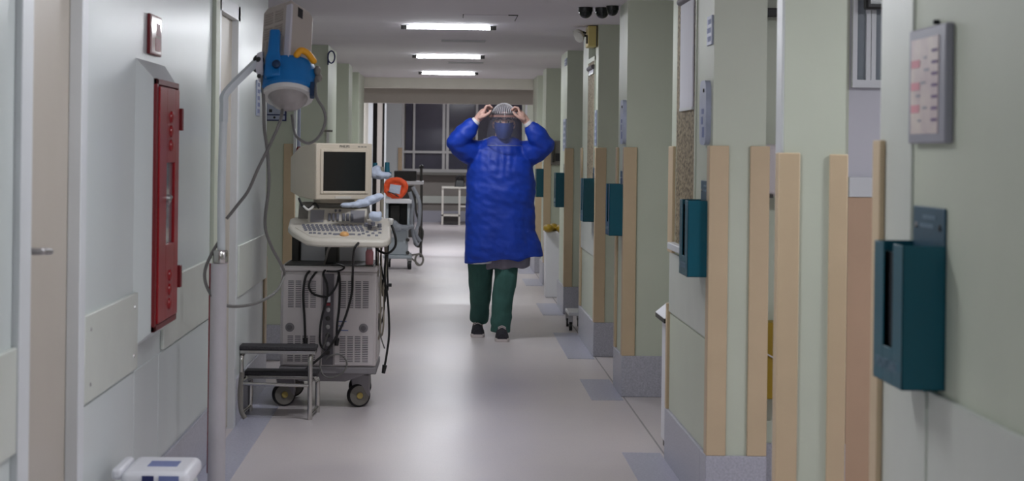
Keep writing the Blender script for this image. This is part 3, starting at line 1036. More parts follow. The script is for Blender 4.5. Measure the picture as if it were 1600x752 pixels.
dr.box(xf - .008, xf + .012, wy0, wy1, cz0 + .025, wz0_).box(xf - .008, xf + .012, wy0, wy1, wz1_, cz1 - .025)
dr = dr.build('door', M['red'], t, bevel=.002)
MB().box(xf - .004, xf + .002, wy0, wy1, wz0_, wz1_).build('pane', M['pane_grey'], dr)
lk = MB().lathe([(.016, 0), (.014, .012), (0, .016)], (xf + .012, cy0 + .22, 1.19), (1, 0, 0)).cyl((xf + .02, cy0 + .19, 1.175), (xf + .02, cy0 + .26, 1.195), .006, seg=8)
lk.build('latch', M['steel'], dr)
for k in range(3):
    for zz in (1.375, .82):
        MB().lathe([(.022, 0), (.02, .006), (.008, .010), (0, .010)], (xf + .012, cy0 + .29, zz + k * .05), (1, 0, 0), 14).build('vent_button', M['red'], dr)
for zz in (1.43, .86):
    MB().box(xf + .002, xf + .02, cy1 - .004, cy1 + .035, zz, zz + .08).build('hinge', M['red_dark'], t, bevel=.002)

# framed fire sign above it
sy0, sy1, sz0, sz1 = 6.60, 6.86, Z(87, 6.75, 240), Z(25, 6.75, 240)
t = thing('fire_sign', 'small framed red and white fire sign above the red hose cabinet', 'sign', (XL, 6.76, sz0))
MB().box(XL, XL + .012, sy0, sy1, sz0, sz1).build('frame', M['red_dark'], t, bevel=.003)
MB().box(XL + .012, XL + .0135, sy0 + .025, sy1 - .02, sz0 + .008, sz1 - .008).build('sheet', mat('sign_sheet', (206, 176, 172), .1), t)
k = MB()
k.box(XL + .0135, XL + .0145, sy0 + .11, sy1 - .04, sz0 + .016, sz0 + .06)
k.box(XL + .0135, XL + .0145, sy0 + .13, sy1 - .04, sz0 + .07, sz1 - .025)
k.build('print', M['print_red'], t)

# bluish strip sign and the blue-bordered sign on the first pillar
wall_plate('strip_sign', 'thin bluish strip sign on the pale wall beside the lamp arm', 'sign', 10.36, 10.52, Z(181, 10.4, 402), Z(125, 10.4, 402), M['paper_blue'], M['print_blue'], x=XL, s=1, rows=5)
gy = 12.4
gx0, gx1, gz0, gz1 = X(415, gy), X(447, gy), Z(189, gy, 430), Z(158, gy, 430)
t = thing('bordered_sign', 'white sign with a dark blue border on the pillar behind the lamp head', 'sign', ((gx0 + gx1) / 2, gy, gz0))
MB().box(gx0, gx1, gy - .008, gy, gz0, gz1).build('plate', M['print_navy'], t)
MB().box(gx0 + .008, gx1 - .01, gy - .010, gy - .008, gz0 + .008, gz0 + .035).box(gx0 + .008, gx1 - .01, gy - .010, gy - .008, gz0 + .043, gz1 - .008).build('sheet', M['paper_blue'], t)
MB().cyl((gx0 + .055, gy - .011, gz0 + .022), (gx0 + .055, gy - .010, gz0 + .022), .008).box(gx0 + .02, gx0 + .04, gy - .011, gy - .010, gz0 + .055, gz0 + .075).build('symbol', M['black'], t)

# conduits
t = thing('white_conduit', 'white vertical conduit at the pillar edge between lamp head and monitor', 'pipe', (-.985, 12.35, Z(242, 12.35)))
MB().box(X(458, 12.33), X(462, 12.33), 12.33, 12.37, Z(245, 12.35), ZC).build('pipe', M['white_trim'], t, bevel=.004)
MB().cyl((X(466, 12.33), 12.36, Z(245, 12.35)), (X(466, 12.33), 12.36, ZC), .011).build('tube', M['paper_blue'], t)
MB().lathe([(.012, 0), (.018, .01), (.018, .03), (.01, .045), (0, .046)], (X(467, 12.3), 12.3, Z(243, 12.3)), (0, 0, 1), 12).build('valve', M['red_dark'], t)
t = thing('white_conduit', 'short white pipe with a tap on the second pillar behind the monitor', 'pipe', (X(512, 15.75), 15.75, 1.3))
MB().cyl((X(511, 15.75), 15.775, 1.2), (X(511, 15.75), 15.775, Z(205, 15.75)), .014).build('pipe', M['lamp_white'], t)
MB().cyl((X(506, 15.75), 15.765, Z(207, 15.75)), (X(519, 15.75), 15.765, Z(207, 15.75)), .008).build('tap', M['mid_grey'], t)
# dark blue cord loop at the ceiling
lc = P(517.5, 89, 15.7)
t = MB()
t.tube([(lc.x + .028 * math.cos(a * math.pi / 9), 15.72, lc.z + .05 * math.sin(a * math.pi / 9)) for a in range(18)], .006, 8, closed=True)
t.tube([(lc.x - .028, 15.735, lc.z + .03), (lc.x - .03, 15.78, lc.z - .06)], .006, 8)
tag(t.build('cord_loop', M['print_navy']), 'dark blue cord coiled in a loop at the top of the second pillar', 'cord')

# white case at the bottom edge
d = 5.72
t = thing('equipment_case', 'low white equipment case with a blue label on its lid, by the pale wall', 'case', (-.87, d + .15, 0))
zt = Z(738, d, 250)
ax0, ax1 = -.965, X(316, d + .3, 735)
MB().box(ax0 + .01, ax1 - .01, d + .01, d + .29, .03, zt - .05).build('body', M['mast'], t, bevel=.02, seg=4)
MB().box(ax0, ax1, d, d + .3, zt - .055, zt).build('lid', M['case_white'], t, bevel=.022, seg=4)
MB().box(-.85, -.79, d - .002, d + .001, zt - .030, zt - .012).build('label', M['print_blue'], t)
MB().box(-.90, -.865, d - .002, d + .001, zt - .030, zt - .012).build('label', M['print_navy'], t)
MB().box(-.90, -.81, d + .10, d + .2, zt, zt + .001).build('label', M['print_blue'], t)
MB().box(ax0 - .03, ax0 + .002, d + .02, d + .26, zt - .03, zt + .004).build('side_handle', M['case_white'], t, bevel=.01)
for xx in (ax0 + .04, ax1 - .04):
    for yy in (d + .04, d + .26):
        MB().cyl((xx, yy, .003), (xx, yy, .032), .016, seg=10).build('foot', M['black'], t)

# ================================================================== LAMP ON A MAST
D = 7.36
mx = X(341, D, 500)
t = thing('mobile_lamp', 'mobile examination lamp with a grey boxy head and blue collar on a bent mast', 'lamp', (mx, D, 0))
lamp = t
zc0, zc1 = Z(412, D, 345), Z(392, D, 345)
MB().lathe([(.0, .03), (.05, .03), (.055, .045), (.034, .06), (.031, zc0)], (mx, D, 0), (0, 0, 1), 20).build('lower_mast', M['mast_low'], t)
MB().tube([(mx - .034, D + .005, .12), (mx - .034, D + .005, zc0)], .004, 6).build('cord_channel', M['print_red'], t)
for a in range(5):
    an = a * 2 * math.pi / 5 + .9
    r_ = .10 if math.cos(an) < -.2 else .14
    e = (mx + r_ * math.cos(an), D - .02 + r_ * math.sin(an), .042)
    lg = MB().tube([(mx, D, .045), e], [.014, .01], 8).build('base_leg', M['mast_low'], t)
    MB().cyl((e[0] - .01, e[1], .022), (e[0] + .01, e[1], .022), .022, seg=14).build('castor', M['black'], lg)
cp0, cp1 = P(344.5, 412, D), P(345, 392, D)
MB().lathe([(.026, 0), (.029, .006), (.029, .046), (.025, .052)], (cp0.x, D, zc0), (0, 0, 1), 20).build('collar', M['chrome'], t)
el = P(350.5, 150, D)
MB().tube(spline([(cp1.x + .002, D, zc1 - .01), P(346, 300, D), P(349, 190, D)]) , .0155, 14).build('upper_mast', M['mast'], t)
h0 = P(404, 94, D + .08)
MB().tube(spline([P(349, 192, D), P(350, 165, D), el, P(362, 135, D + .02), P(382, 115, D + .05), h0], 6), .017, 4).build('arm', M['mast'], t)
MB().ell(h0, .022).ell(P(401, 108, D + .08), .014).build('joint', M['black'], t)
yk = [P(402, 84, D + .08), P(411, 80, D + .08), P(413, 132, D + .08), P(405, 128, D + .08), P(400, 108, D + .08)]
MB().hexa([p + Vector((0, -.02, 0)) for p in yk], [p + Vector((0, .03, 0)) for p in yk]).build('yoke', M['lamp_edge'], t, bevel=.003)
for (a, b2) in ((404, 92), (405, 119)):
    MB().lathe([(.009, 0), (.007, .006), (0, .007)], P(a, b2, D + .06), (0, -1, 0), 10).build('screw', M['black'], t)
# head: built along its own axis (lens end at 0), tilted towards the camera
TILT = Matrix.Rotation(math.radians(-25), 3, 'X')
hc = P(450, 149, D + .08)
SPIN = Matrix.Rotation(math.radians(-35), 3, 'Z')


def hp(x, y, z, spin=False):
    v = Vector((x, y, z))
    if spin:
        v = SPIN @ v
    return hc + TILT @ v


ax = TILT @ Vector((0, 0, 1))
BOX = Vector((-.014, 0, 0))
head = MB()
q = .071


def sq(s_, z_, y_off=0.0): return [hp(x * s_, y * s_ + y_off, z_, True) + BOX for x, y in ((-q, -q), (q, -q), (q, q), (-q, q))]


head.loft([sq(1, .07), sq(1, .35), sq(.84, .378)])
hd = head.build('housing', M['lamp_body'], t, bevel=.008)
# lighter strip along the front edge, vents and label
e_ = MB()
e_.hexa([(hp(q + .002, -q - .002, .07, True) + BOX), (hp(q - .022, -q - .002, .07, True) + BOX), (hp(q - .022, -q + .01, .07, True) + BOX), (hp(q + .002, -q + .01, .07, True) + BOX)],
        [(hp(q + .002, -q - .002, .35, True) + BOX), (hp(q - .022, -q - .002, .35, True) + BOX), (hp(q - .022, -q + .01, .35, True) + BOX), (hp(q + .002, -q + .01, .35, True) + BOX)])
e_.build('edge_strip', M['lamp_edge'], hd)
v_ = MB()
for col in range(2):
    for r in range(2):
        for k in range(5):
            x0 = -.058 + col * .05
            z0 = .225 + r * .065 + k * .011
            v_.hexa([(hp(x0, -q - .002, z0, True) + BOX), (hp(x0 + .04, -q - .002, z0, True) + BOX), (hp(x0 + .04, -q + .002, z0, True) + BOX), (hp(x0, -q + .002, z0, True) + BOX)],
                    [(hp(x0, -q - .002, z0 + .006, True) + BOX), (hp(x0 + .04, -q - .002, z0 + .006, True) + BOX), (hp(x0 + .04, -q + .002, z0 + .006, True) + BOX), (hp(x0, -q + .002, z0 + .006, True) + BOX)])
for k in range(7):
    x0 = -.06 + k * .016
    v_.hexa([(hp(x0, -q - .002, .145, True) + BOX), (hp(x0 + .006, -q - .002, .15, True) + BOX), (hp(x0 + .006, -q + .002, .15, True) + BOX), (hp(x0, -q + .002, .15, True) + BOX)],
            [(hp(x0, -q - .002, .215, True) + BOX), (hp(x0 + .006, -q - .002, .215, True) + BOX), (hp(x0 + .006, -q + .002, .215, True) + BOX), (hp(x0, -q + .002, .215, True) + BOX)])
v_.build('vent_slots', M['lamp_vent'], hd)
l_ = MB()
l_.hexa([(hp(q + .002, -.028, .315, True) + BOX), (hp(q + .002, .0, .315, True) + BOX), (hp(q - .002, .0, .315, True) + BOX), (hp(q - .002, -.028, .315, True) + BOX)],
        [(hp(q + .002, -.028, .355, True) + BOX), (hp(q + .002, .0, .355, True) + BOX), (hp(q - .002, .0, .355, True) + BOX), (hp(q - .002, -.028, .355, True) + BOX)])
l_.build('label', M['black'], hd)
# blue collar, fin, ring, lens
MB().lathe([(.098, .005), (.107, .015), (.107, .10), (.098, .125), (.08, .135), (.06, .135), (.06, .02), (.098, .005)], hc, ax, 40).build('collar', M['lamp_blue'], t)
fn = MB()
fn.loft([[hp(x, y, z) for x, y in ((x0, -.108), (x1, -.108), (x1, -.07), (x0, -.07))] for (x0, x1, z) in ((-.085, -.02, .03), (-.085, -.025, .11), (-.078, -.032, .14), (-.074, -.034, .235))])
fn.build('fin', M['lamp_blue'], t, bevel=.008)
MB().lathe([(.016, 0), (.016, .012), (.010, .016), (0, .016)], hp(-.04, -.11, .075), TILT @ Vector((0, -1, 0)), 16).build('knob', M['lamp_blue_dark'], t)
MB().lathe([(.072, -.012), (.097, -.01), (.1, .0), (.099, .014), (.07, .014)], hc, ax, 40).build('ring', M['lamp_white'], t)
MB().lathe([(0, -.058), (.03, -.054), (.056, -.042), (.074, -.022), (.08, -.006), (.074, .01), (0, .012)], hc, ax, 40).build('lens', M['lamp_lens'], t)
yh = MB()
yh.tube(spline([hp(.035, -.10, .125), hp(.05, -.098, .145), hp(.075, -.085, .14), hp(.098, -.06, .12)]), .013, 10, round_caps=True)
yh.build('clip', M['amber'], t)
MB().ell(hp(.112, -.035, .09), (.014, .016, .02)).ell(hp(.115, -.015, .07), (.016, .016, .018)).build('plug', M['mid_grey'], t)
MB().hexa([hp(.088, -.06, -.03), hp(.106, -.06, -.03), hp(.106, -.03, -.03), hp(.088, -.03, -.03)], [hp(.088, -.06, .03), hp(.106, -.06, .03), hp(.106, -.03, .03), hp(.088, -.03, .03)]).build('tab', M['lamp_blue_dark'], t, bevel=.003)
# cords of the lamp
MB().tube(spline([hp(.105, -.02, .07), P(494, 150, D), P(506, 172, D), P(508, 192, D), P(498, 214, D), P(482, 224, D), P(466, 216, D), P(460, 205, D + .1), P(456, 180, D + .15)]), .006, 8).build('cord', M['cable_grey'], t)
MB().tube(spline([P(441, 172, D + .06), P(437, 192, D), P(420, 230, D), P(404, 262, D), P(388, 298, D), P(370, 322, D), P(354, 342, D)]), .0065, 8).build('cord', M['cable_grey'], t)
MB().tube(spline([P(409, 118, D + .06), P(412, 160, D + .05), P(413, 200, D + .05), P(418, 240, D + .1), P(420, 290, D + .1), P(414, 350, D + .2), P(424, 385, D + .5), P(440, 415, D + 1.2),
                  P(444, 430, D + 1.4), P(432, 455, D + 1.2), P(405, 472, D + .7), P(370, 479, D + .2), P(342, 473, D), P(324, 450, D), P(320, 425, D), P(330, 398, D), P(342, 378, D)]), .0065, 8).build('cord', M['cable_grey'], t)

# ================================================================== STEP STOOL
sx0, sx1, sy0, sy1 = X(381, 9.7), X(489, 9.7), 9.70, 9.98
t = thing('step_stool', 'chrome two-step stool with black ribbed treads in front of the scanner cart', 'stool', ((sx0 + sx1) / 2, 9.85, 0))
zt1, zt2 = Z(541, 9.7, 440), Z(577, 9.95, 440)
for (ya, yb, zz) in ((9.685, 9.835, zt1), (9.84, 9.985, zt2)):
    MB().box(sx0 - .012, sx1 + .03, ya, yb, zz - .022, zz).build('tread', M['stool_top'], t, bevel=.006)
    MB().box(sx0 - .008, sx1 + .026, ya + .005, yb - .005, zz - .040, zz - .022).build('tread_band', M['chrome'], t, bevel=.003)
for xx in (sx0, sx1):
    MB().tube(spline([(xx, 9.70, .0), (xx, 9.70, .2), (xx, 9.70, zt1 - .075), (xx + .002, 9.715, zt1 - .052), (xx + .004, 9.75, zt1 - .045), (xx + .004, 9.80, zt1 - .045)]), .0125, 12).build('leg', M['chrome'], t)
    MB().tube(spline([(xx + .02, 9.975, .0), (xx + .02, 9.975, .12), (xx + .02, 9.96, zt2 - .055), (xx + .02, 9.92, zt2 - .045)]), .0125, 12).build('leg', M['chrome'], t)
    MB().tube([(xx + .004, 9.70, .03), (xx + .02, 9.975, .03)], .008, 8).build('side_rail', M['chrome'], t)
    MB().tube([(xx, 9.70, .19), (xx + .02, 9.97, .19)], .008, 8).build('side_rail', M['chrome'], t)
MB().tube([(sx0, 9.70, .178), (sx1, 9.70, .172)], .009, 10).build('cross_rail', M['chrome'], t)
for xx in (sx0, sx1):
    pass
# grey tube shaped as the stool's reflection in the glossy wall
MB().tube(spline([P(378, 582, 9.42), P(375, 615, 9.42), P(377, 642, 9.42), P(383, 654, 9.42)]), .012, 10).build('stool_reflection', M['mid_grey'])
tag(bpy.data.objects['stool_reflection'], 'grey tube shaped as the reflection of the step stool in the wall', 'strap')

# ================================================================== ULTRASOUND CART
CY = 10.12
bx0, bx1 = X(438, CY, 500), X(588, CY, 500)
bz0, bz1 = Z(588, CY, 510), Z(425, CY, 510)
cart = thing('ultrasound_cart', 'beige ultrasound scanner cart with boxy monitor, slanted keyboard and vented doors', 'cart', ((bx0 + bx1) / 2, CY + .28, 0))
t = cart
MB().box(bx0, bx1, CY, CY + .56, bz0 + .05, bz1).build('body', M['cart'], t, bevel=.01)
MB().box(bx0 - .003, bx1 + .003, CY - .006, CY + .56, bz0 + .012, bz0 + .05).build('skirt', M['cart_skirt'], t, bevel=.006)
MB().hexa([(bx0 + .1, CY + .02, bz0 - .03), (bx1 - .16, CY + .02, bz0 - .03), (bx1 - .16, CY + .5, bz0 - .03), (bx0 + .1, CY + .5, bz0 - .03)],
          [(bx0 + .01, CY + .01, bz0 + .012), (bx1 - .05, CY + .01, bz0 + .012), (bx1 - .05, CY + .55, bz0 + .012), (bx0 + .01, CY + .55, bz0 + .012)]).build('underpan', M['cart_skirt'], t)
# top tray with raised rim
tr = MB()
tr.box(bx0 - .004, bx1 + .004, CY - .008, CY + .56, bz1, bz1 + .03)
tr.build('top_tray', M['cart'], t, bevel=.01)
MB().box(bx0 + .02, bx1 - .02, CY + .01, CY + .54, bz1 + .028, bz1 + .036).build('tray_mat', M['dark_grey'], t)
gap0, gap1 = X(504, CY, 500), X(521, CY, 500)
# two doors with vents and knobs
for (x0, x1, kx) in ((bx0 + .012, gap0 - .006, X(453, CY, 512)), (gap1 + .006, bx1 - .012, X(568, CY, 513))):
    dr = MB().box(x0, x1, CY - .012, CY, bz0 + .06, bz1 - .012).build('door', M['cart'], t, bevel=.004)
    wv = (x1 - x0)
    for (za, zb_) in ((bz1 - .19, bz1 - .045), (bz0 + .075, bz0 + .215)):
        pl = MB()
        vs = [x0 + wv * .14 + k * wv * .19 for k in range(4)]
        for xa in vs:
            pl.box(xa, xa + wv * .145, CY - .0135, CY - .011, za, zb_)
        pl.build('vent_backing', M['vent_dark'], dr)
        br = MB()
        n = 15
        for xa in vs:
            for k in range(n + 1):
                z = za + (zb_ - za) * k / n
                br.box(xa, xa + wv * .145, CY - .0145, CY - .0125, z - .0022, z + .0022)
        br.build('vent_slats', M['cart'], dr)
    kz = Z(512, CY, 510)
    kn = MB().lathe([(.024, 0), (.023, .005), (.017, .007)], (kx, CY - .012, kz), (0, -1, 0), 20).build('lock_ring', M['cart_skirt'], dr)
    MB().lathe([(.014, 0.004), (.013, .014), (0, .016)], (kx, CY - .012, kz), (0, -1, 0), 16).build('lock_knob', M['vent_dark'], dr)
tm = MB()
for k, wd in enumerate((.05, .035, .06)):
    tm.box(X(530, CY), X(530, CY) + wd, CY - .0135, CY - .012, Z(505 + k * 7, CY), Z(503.5 + k * 7, CY))
tm.build('door_print', M['print_blue'], t)
MB().box(gap0, gap1, CY - .004, CY + .0, bz0 + .06, bz1 - .01).build('cable_recess', M['vent_dark'], t)
for k in range(6):
    zz = bz1 - .2 - k * .045
    MB().lathe([(.012, 0), (.012, .008), (.006, .010), (.006, .014)], ((gap0 + gap1) / 2, CY - .004, zz), (0, -1, 0), 12).build('socket', M['dark_grey'] if k % 2 else M['steel'], t)
MB().box((gap0 + gap1) / 2 - .012, (gap0 + gap1) / 2 + .012, CY - .02, CY - .004, bz1 - .16, bz1 - .12).build('white_plug', M['case_white'], t, bevel=.003)
MB().box((gap0 + gap1) / 2 - .014, (gap0 + gap1) / 2 + .012, CY - .018, CY - .004, bz1 - .178, bz1 - .163).build('red_plug', M['print_red'], t, bevel=.003)
# side panel strip on the visible right side
MB().box(bx1, bx1 + .006, CY + .04, CY + .5, bz0 + .08, bz1 - .03).build('side_panel', M['cart'], t, bevel=.003)
# casters
for (px, yy) in ((441, CY + .09), (559, CY + .09), (446, CY + .48), (556, CY + .48)):
    xx = X(px, CY, 620)
    r = .062
    wh = MB().lathe([(.03, -.02), (r - .006, -.02), (r, -.012), (r, .012), (r - .006, .02), (.03, .02)], (xx, yy, r), (.35, -1, 0), 28).build('caster', M['rubber'], t)
    MB().lathe([(0, .024), (.02, .024), (.022, .022), (.052, .021), (.053, .017), (0, .017)], (xx, yy, r), (.35, -1, 0), 28).build('wheel_disc', M['mid_grey'], wh)
    MB().lathe([(0, .03), (.016, .029), (.018, .024), (0, .024)], (xx, yy, r), (.35, -1, 0), 16).build('hub', M['hub_yellow'], wh)
    MB().hexa([(xx - .03, yy - .005, r + .02), (xx + .06, yy - .005, r - .01), (xx + .06, yy + .055, r - .01), (xx - .03, yy + .055, r + .02)],
              [(xx - .045, yy - .03, bz0 + .005), (xx + .055, yy - .03, bz0 + .005), (xx + .055, yy + .055, bz0 + .005), (xx - .045, yy + .055, bz0 + .005)]).build('fork', M['cart_skirt'], wh, bevel=.008)
# column, back box
MB().box(X(508, CY + .15, 400), X(529, CY + .15, 400), CY + .12, CY + .26, bz1 + .03, .95).build('column', M['dark_grey'], t, bevel=.012)
MB().box(X(471, CY + .45, 400), X(575, CY + .45, 400), CY + .38, CY + .54, bz1 + .03, .93).build('printer', M['case_white'], t, bevel=.008)
MB().box(X(458, CY + .45, 400), X(469, CY + .45, 400), CY + .36, CY + .54, bz1 + .03, .93).build('printer_end', M['dark_grey'], t, bevel=.004)
# keyboard shelf: slopes up to the rear
KY = 9.76


def kz(x, y): return .872 + (y - KY) * .31


plan = [(-.655, KY), (-.33, KY), (-.298, KY + .02), (-.288, KY + .06), (-.30, KY + .34), (-.80, KY + .34), (-.825, KY + .31), (-.825, KY + .20), (-.80, KY + .14), (-.72, KY + .025)]
sh = MB().prism(plan, -.005, .034, kz).build('keyboard_shelf', M['console'], t, bevel=.012, seg=3)
inn = [(-.64, KY + .03), (-.34, KY + .03), (-.325, KY + .23), (-.775, KY + .23), (-.785, KY + .17), (-.70, KY + .05)]
MB().prism(inn, .034, .037, kz).build('key_panel', M['console'], sh)


def key(x, y, w_, d_, h_=.005, m='key', name='key'):
    x0_, x1_, ya, yb = x - w_ / 2, x + w_ / 2, y - d_ / 2, y + d_ / 2
    k_ = MB().hexa([(x0_, ya, kz(0, ya) + .035), (x1_, ya, kz(0, ya) + .035), (x1_, yb, kz(0, yb) + .035), (x0_, yb, kz(0, yb) + .035)],
                   [(x0_ + .002, ya + .002, kz(0, ya) + .037 + h_), (x1_ - .002, ya + .002, kz(0, ya) + .037 + h_), (x1_ - .002, yb - .002, kz(0, yb) + .037 + h_), (x0_ + .002, yb - .002, kz(0, yb) + .037 + h_)])
    return k_.build(name, M[m], sh)


for r in range(4):
    for k in range(14):
        key(-.745 + k * .0225 + r * .006, KY + .20 - r * .024, .017, .018)
for (px, yy) in ((-.70, .085), (-.68, .085), (-.655, .08), (-.625, .075), (-.60, .08), (-.57, .07), (-.45, .07), (-.43, .085), (-.40, .06), (-.38, .09), (-.36, .06), (-.345, .1), (-.41, .11), (-.37, .13), (-.40, .15), (-.345, .15), (-.435, .125)):
    key(px, KY + yy, .018, .014)
for (px, yy) in ((-.42, .20), (-.385, .215), (-.35, .19), (-.40, .175)):
    MB().lathe([(.012, 0), (.011, .018), (0, .02)], (px, KY + yy, kz(0, KY + yy) + .036), (0, -.2, 1), 12).build('dial', M['key'], sh)
for k in range(2):
    key(-.565 + k * .075, KY + .072, .04, .012)
MB().ell((-.525, KY + .065, kz(0, KY + .065) + .040), (.024, .022, .017)).build('trackball', M['trackball'], sh)
# upright control panel with speakers
cpY = KY + .25
c0, c1 = X(481, cpY, 340), X(573, cpY, 340)
pz0, pz1 = kz(0, cpY) + .03, Z(326, cpY, 530)


def cpy(z): return cpY + (z - pz0) * .35


pn = MB().hexa([(c0, cpY, pz0), (c1, cpY, pz0), (c1, cpY + .1, pz0), (c0, cpY + .1, pz0)], [(c0, cpy(pz1), pz1), (c1, cpy(pz1), pz1), (c1, cpY + .12, pz1), (c0, cpY + .12, pz1)])
pn = pn.build('control_panel', M['console'], t, bevel=.004)
for (a, b_) in ((c0 + .012, c0 + .085), (c1 - .085, c1 - .01)):
    za, zb_ = pz0 + .008, pz1 - .01
    MB().hexa([(a, cpy(za) - .003, za), (b_ - .004, cpy(za) - .003, za), (b_ - .004, cpy(za) + .002, za), (a, cpy(za) + .002, za)],
              [(a, cpy(zb_) - .003, zb_), (b_, cpy(zb_) - .003, zb_), (b_, cpy(zb_) + .002, zb_), (a, cpy(zb_) + .002, zb_)]).build('speaker_grille', M['grille'], pn)
for k in range(6):
    xx = c0 + .112 + k * .0215 + (.01 if k > 2 else 0)
    zz = (pz0 + pz1) / 2 - .005
    MB().box(xx - .007, xx + .007, cpy(zz) - .016, cpy(zz) + .002, zz - .02, zz + .02).build('slider', M['key'], pn, bevel=.003)
for k in range(2):
    xx = (c0 + c1) / 2 - .01 + k * .022
    MB().lathe([(.007, 0), (.006, .008), (0, .009)], (xx, cpy(pz1 - .012), pz1 - .012), (0, -1, .3), 10).build('button', M['key'], pn)
# housing between panel and monitor
MB().hexa([(-.79, cpY + .06, .93), (-.40, cpY + .06, .93), (-.40, cpY + .3, .93), (-.79, cpY + .3, .93)], [(-.775, cpY + .06, 1.085), (-.42, cpY + .06, 1.085), (-.42, cpY + .3, 1.085), (-.775, cpY + .3, 1.085)]).build('console_rear', M['mid_grey'], t, bevel=.006)
MB().lathe([(.11, 0), (.11, .018), (.09, .03)], (-.60, cpY + .16, 1.085), (0, 0, 1), 24).build('swivel', M['crt'], t)
# monitor, turned towards the corridor's middle
MR = Matrix.Rotation(math.radians(26), 3, 'Z')
mc = Vector((X(536, KY + .2, 270), KY + .2, 0))
mz0, mz1 = Z(312, KY + .2, 530), Z(224, KY + .2, 530)


def mp_(x, y, z): return mc + MR @ Vector((x, y, 0)) + Vector((0, 0, z))


HW = .158


def msq(hw, y, z0, z1): return [mp_(-hw, y, z0), mp_(hw, y, z0), mp_(hw, y, z1), mp_(-hw, y, z1)]


mon = MB().loft([msq(HW, 0, mz0, mz1), msq(HW, .07, mz0, mz1), msq(HW - .004, .24, mz0 + .01, mz1 - .025), msq(HW - .03, .42, mz0 + .03, mz1 - .075)])
mon = mon.build('monitor', M['crt'], t, bevel=.006)
fz = MB()
i0, i1, j0, j1 = -.118, .118, mz0 + .045, mz1 - .045
fz.hexa(msq(HW, -.016, mz0, mz1), msq(HW, 0, mz0, mz1))
fz.build('bezel', M['crt'], mon, bevel=.006)
rim = MB()
for (xa, xb, za, zb_) in ((i0 - .016, i0, j0 - .014, j1 + .014), (i1, i1 + .016, j0 - .014, j1 + .014), (i0, i1, j0 - .014, j0), (i0, i1, j1, j1 + .014)):
    rim.hexa([mp_(xa, -.022, za), mp_(xb, -.022, za), mp_(xb, -.015, za), mp_(xa, -.015, za)], [mp_(xa, -.022, zb_), mp_(xb, -.022, zb_), mp_(xb, -.015, zb_), mp_(xa, -.015, zb_)])
rim.build('screen_rim', M['crt'], mon, bevel=.002)
MB().hexa([mp_(i0, -.0185, j0), mp_(i1, -.0185, j0), mp_(i1, -.0155, j0), mp_(i0, -.0155, j0)], [mp_(i0, -.0185, j1), mp_(i1, -.0185, j1), mp_(i1, -.0155, j1), mp_(i0, -.0155, j1)]).build('screen', M['screen'], mon)
tx = MB()
text_mesh(tx, 'PHILIPS', .018, mp_(-.0, -.0168, mz1 - .017), MR @ Vector((1, 0, 0)), (0, 0, 1), .0006)
tx.build('lettering', M['dark_grey'], mon)
tp = MB()
for k in range(3):
    a = .075 + k * .018
    tp.hexa([mp_(a, -.0168, mz1 - .02), mp_(a + .013, -.0168, mz1 - .02), mp_(a + .013, -.0155, mz1 - .02), mp_(a, -.0155, mz1 - .02)],
            [mp_(a, -.0168, mz1 - .015), mp_(a + .013, -.0168, mz1 - .015), mp_(a + .013, -.0155, mz1 - .015), mp_(a, -.0155, mz1 - .015)])
tp.build('model_print', M['mid_grey'], mon)
bt = MB()
bt.hexa([mp_(-.05, -.02, mz0 + .006), mp_(.04, -.02, mz0 + .006), mp_(.04, -.014, mz0 + .006), mp_(-.05, -.014, mz0 + .006)], [mp_(-.05, -.02, mz0 + .018), mp_(.04, -.02, mz0 + .018), mp_(.04, -.014, mz0 + .018), mp_(-.05, -.014, mz0 + .018)])
bt.build('button_strip', M['console'], mon)
MB().hexa([mp_(-HW + .02, .10, mz1 - .012), mp_(-HW + .09, .10, mz1 - .012), mp_(-HW + .09, .3, mz1 - .055), mp_(-HW + .03, .3, mz1 - .055)],
          [mp_(-HW + .02, .10, mz1 - .002), mp_(-HW + .09, .10, mz1 - .002), mp_(-HW + .09, .3, mz1 - .045), mp_(-HW + .03, .3, mz1 - .045)]).build('top_vent', M['mid_grey'], mon)

# probe pole and holders on the cart's right side
ppx = X(596, CY + .05, 330)
MB().tube([(ppx, CY + .1, .86), (ppx, CY + .1, Z(262, CY + .1))], .010, 10).build('probe_pole', M['cable_tan'], t)
MB().box(X(590, CY, 350), X(611, CY, 350), CY - .05, CY + .12, Z(384, CY), Z(347, CY)).build('probe_rack', M['console'], t, bevel=.012)
for k, (px, py) in enumerate(((593, 350), (601, 356), (609, 352))):
    q0 = P(px, py, CY - .04)
    MB().lathe([(.014, 0), (.013, .03), (.016, .045), (.014, .055), (0, .056)], (q0.x, q0.y, q0.z - .02), (.1, -.2, 1), 12).build('probe', M['lamp_white'] if k % 2 == 0 else M['cable_tan'], t)
for (px, py) in ((586, 262), (605, 261)):
    q0 = P(px, py, CY + .1)
    MB().cyl((q0.x, q0.y, q0.z - .05), (q0.x, q0.y, q0.z + .025), .016, .012, 12).build('clamp', M['teal_clamp'], t)
MB().box(X(580, CY + .1), X(612, CY + .1), CY + .09, CY + .11, Z(278, CY + .1), Z(270, CY + .1)).build('pole_bar', M['teal_clamp'], t)

# cables hanging from the cart
def cable(pts, r, m, name='cable', plug=None):
    o = MB().tube(spline(pts, 7), r, 8)
    o = o.build(name, M[m], t)
    if plug:
        a, b2 = Vector(pts[-2]), Vector(pts[-1])
        dd_ = (b2 - a).normalized()
        MB().cyl(b2 - dd_ * .005, b2 + dd_ * plug, r * 2.2, r * 1.6, 10).build('plug', M['black'], o)
    return o


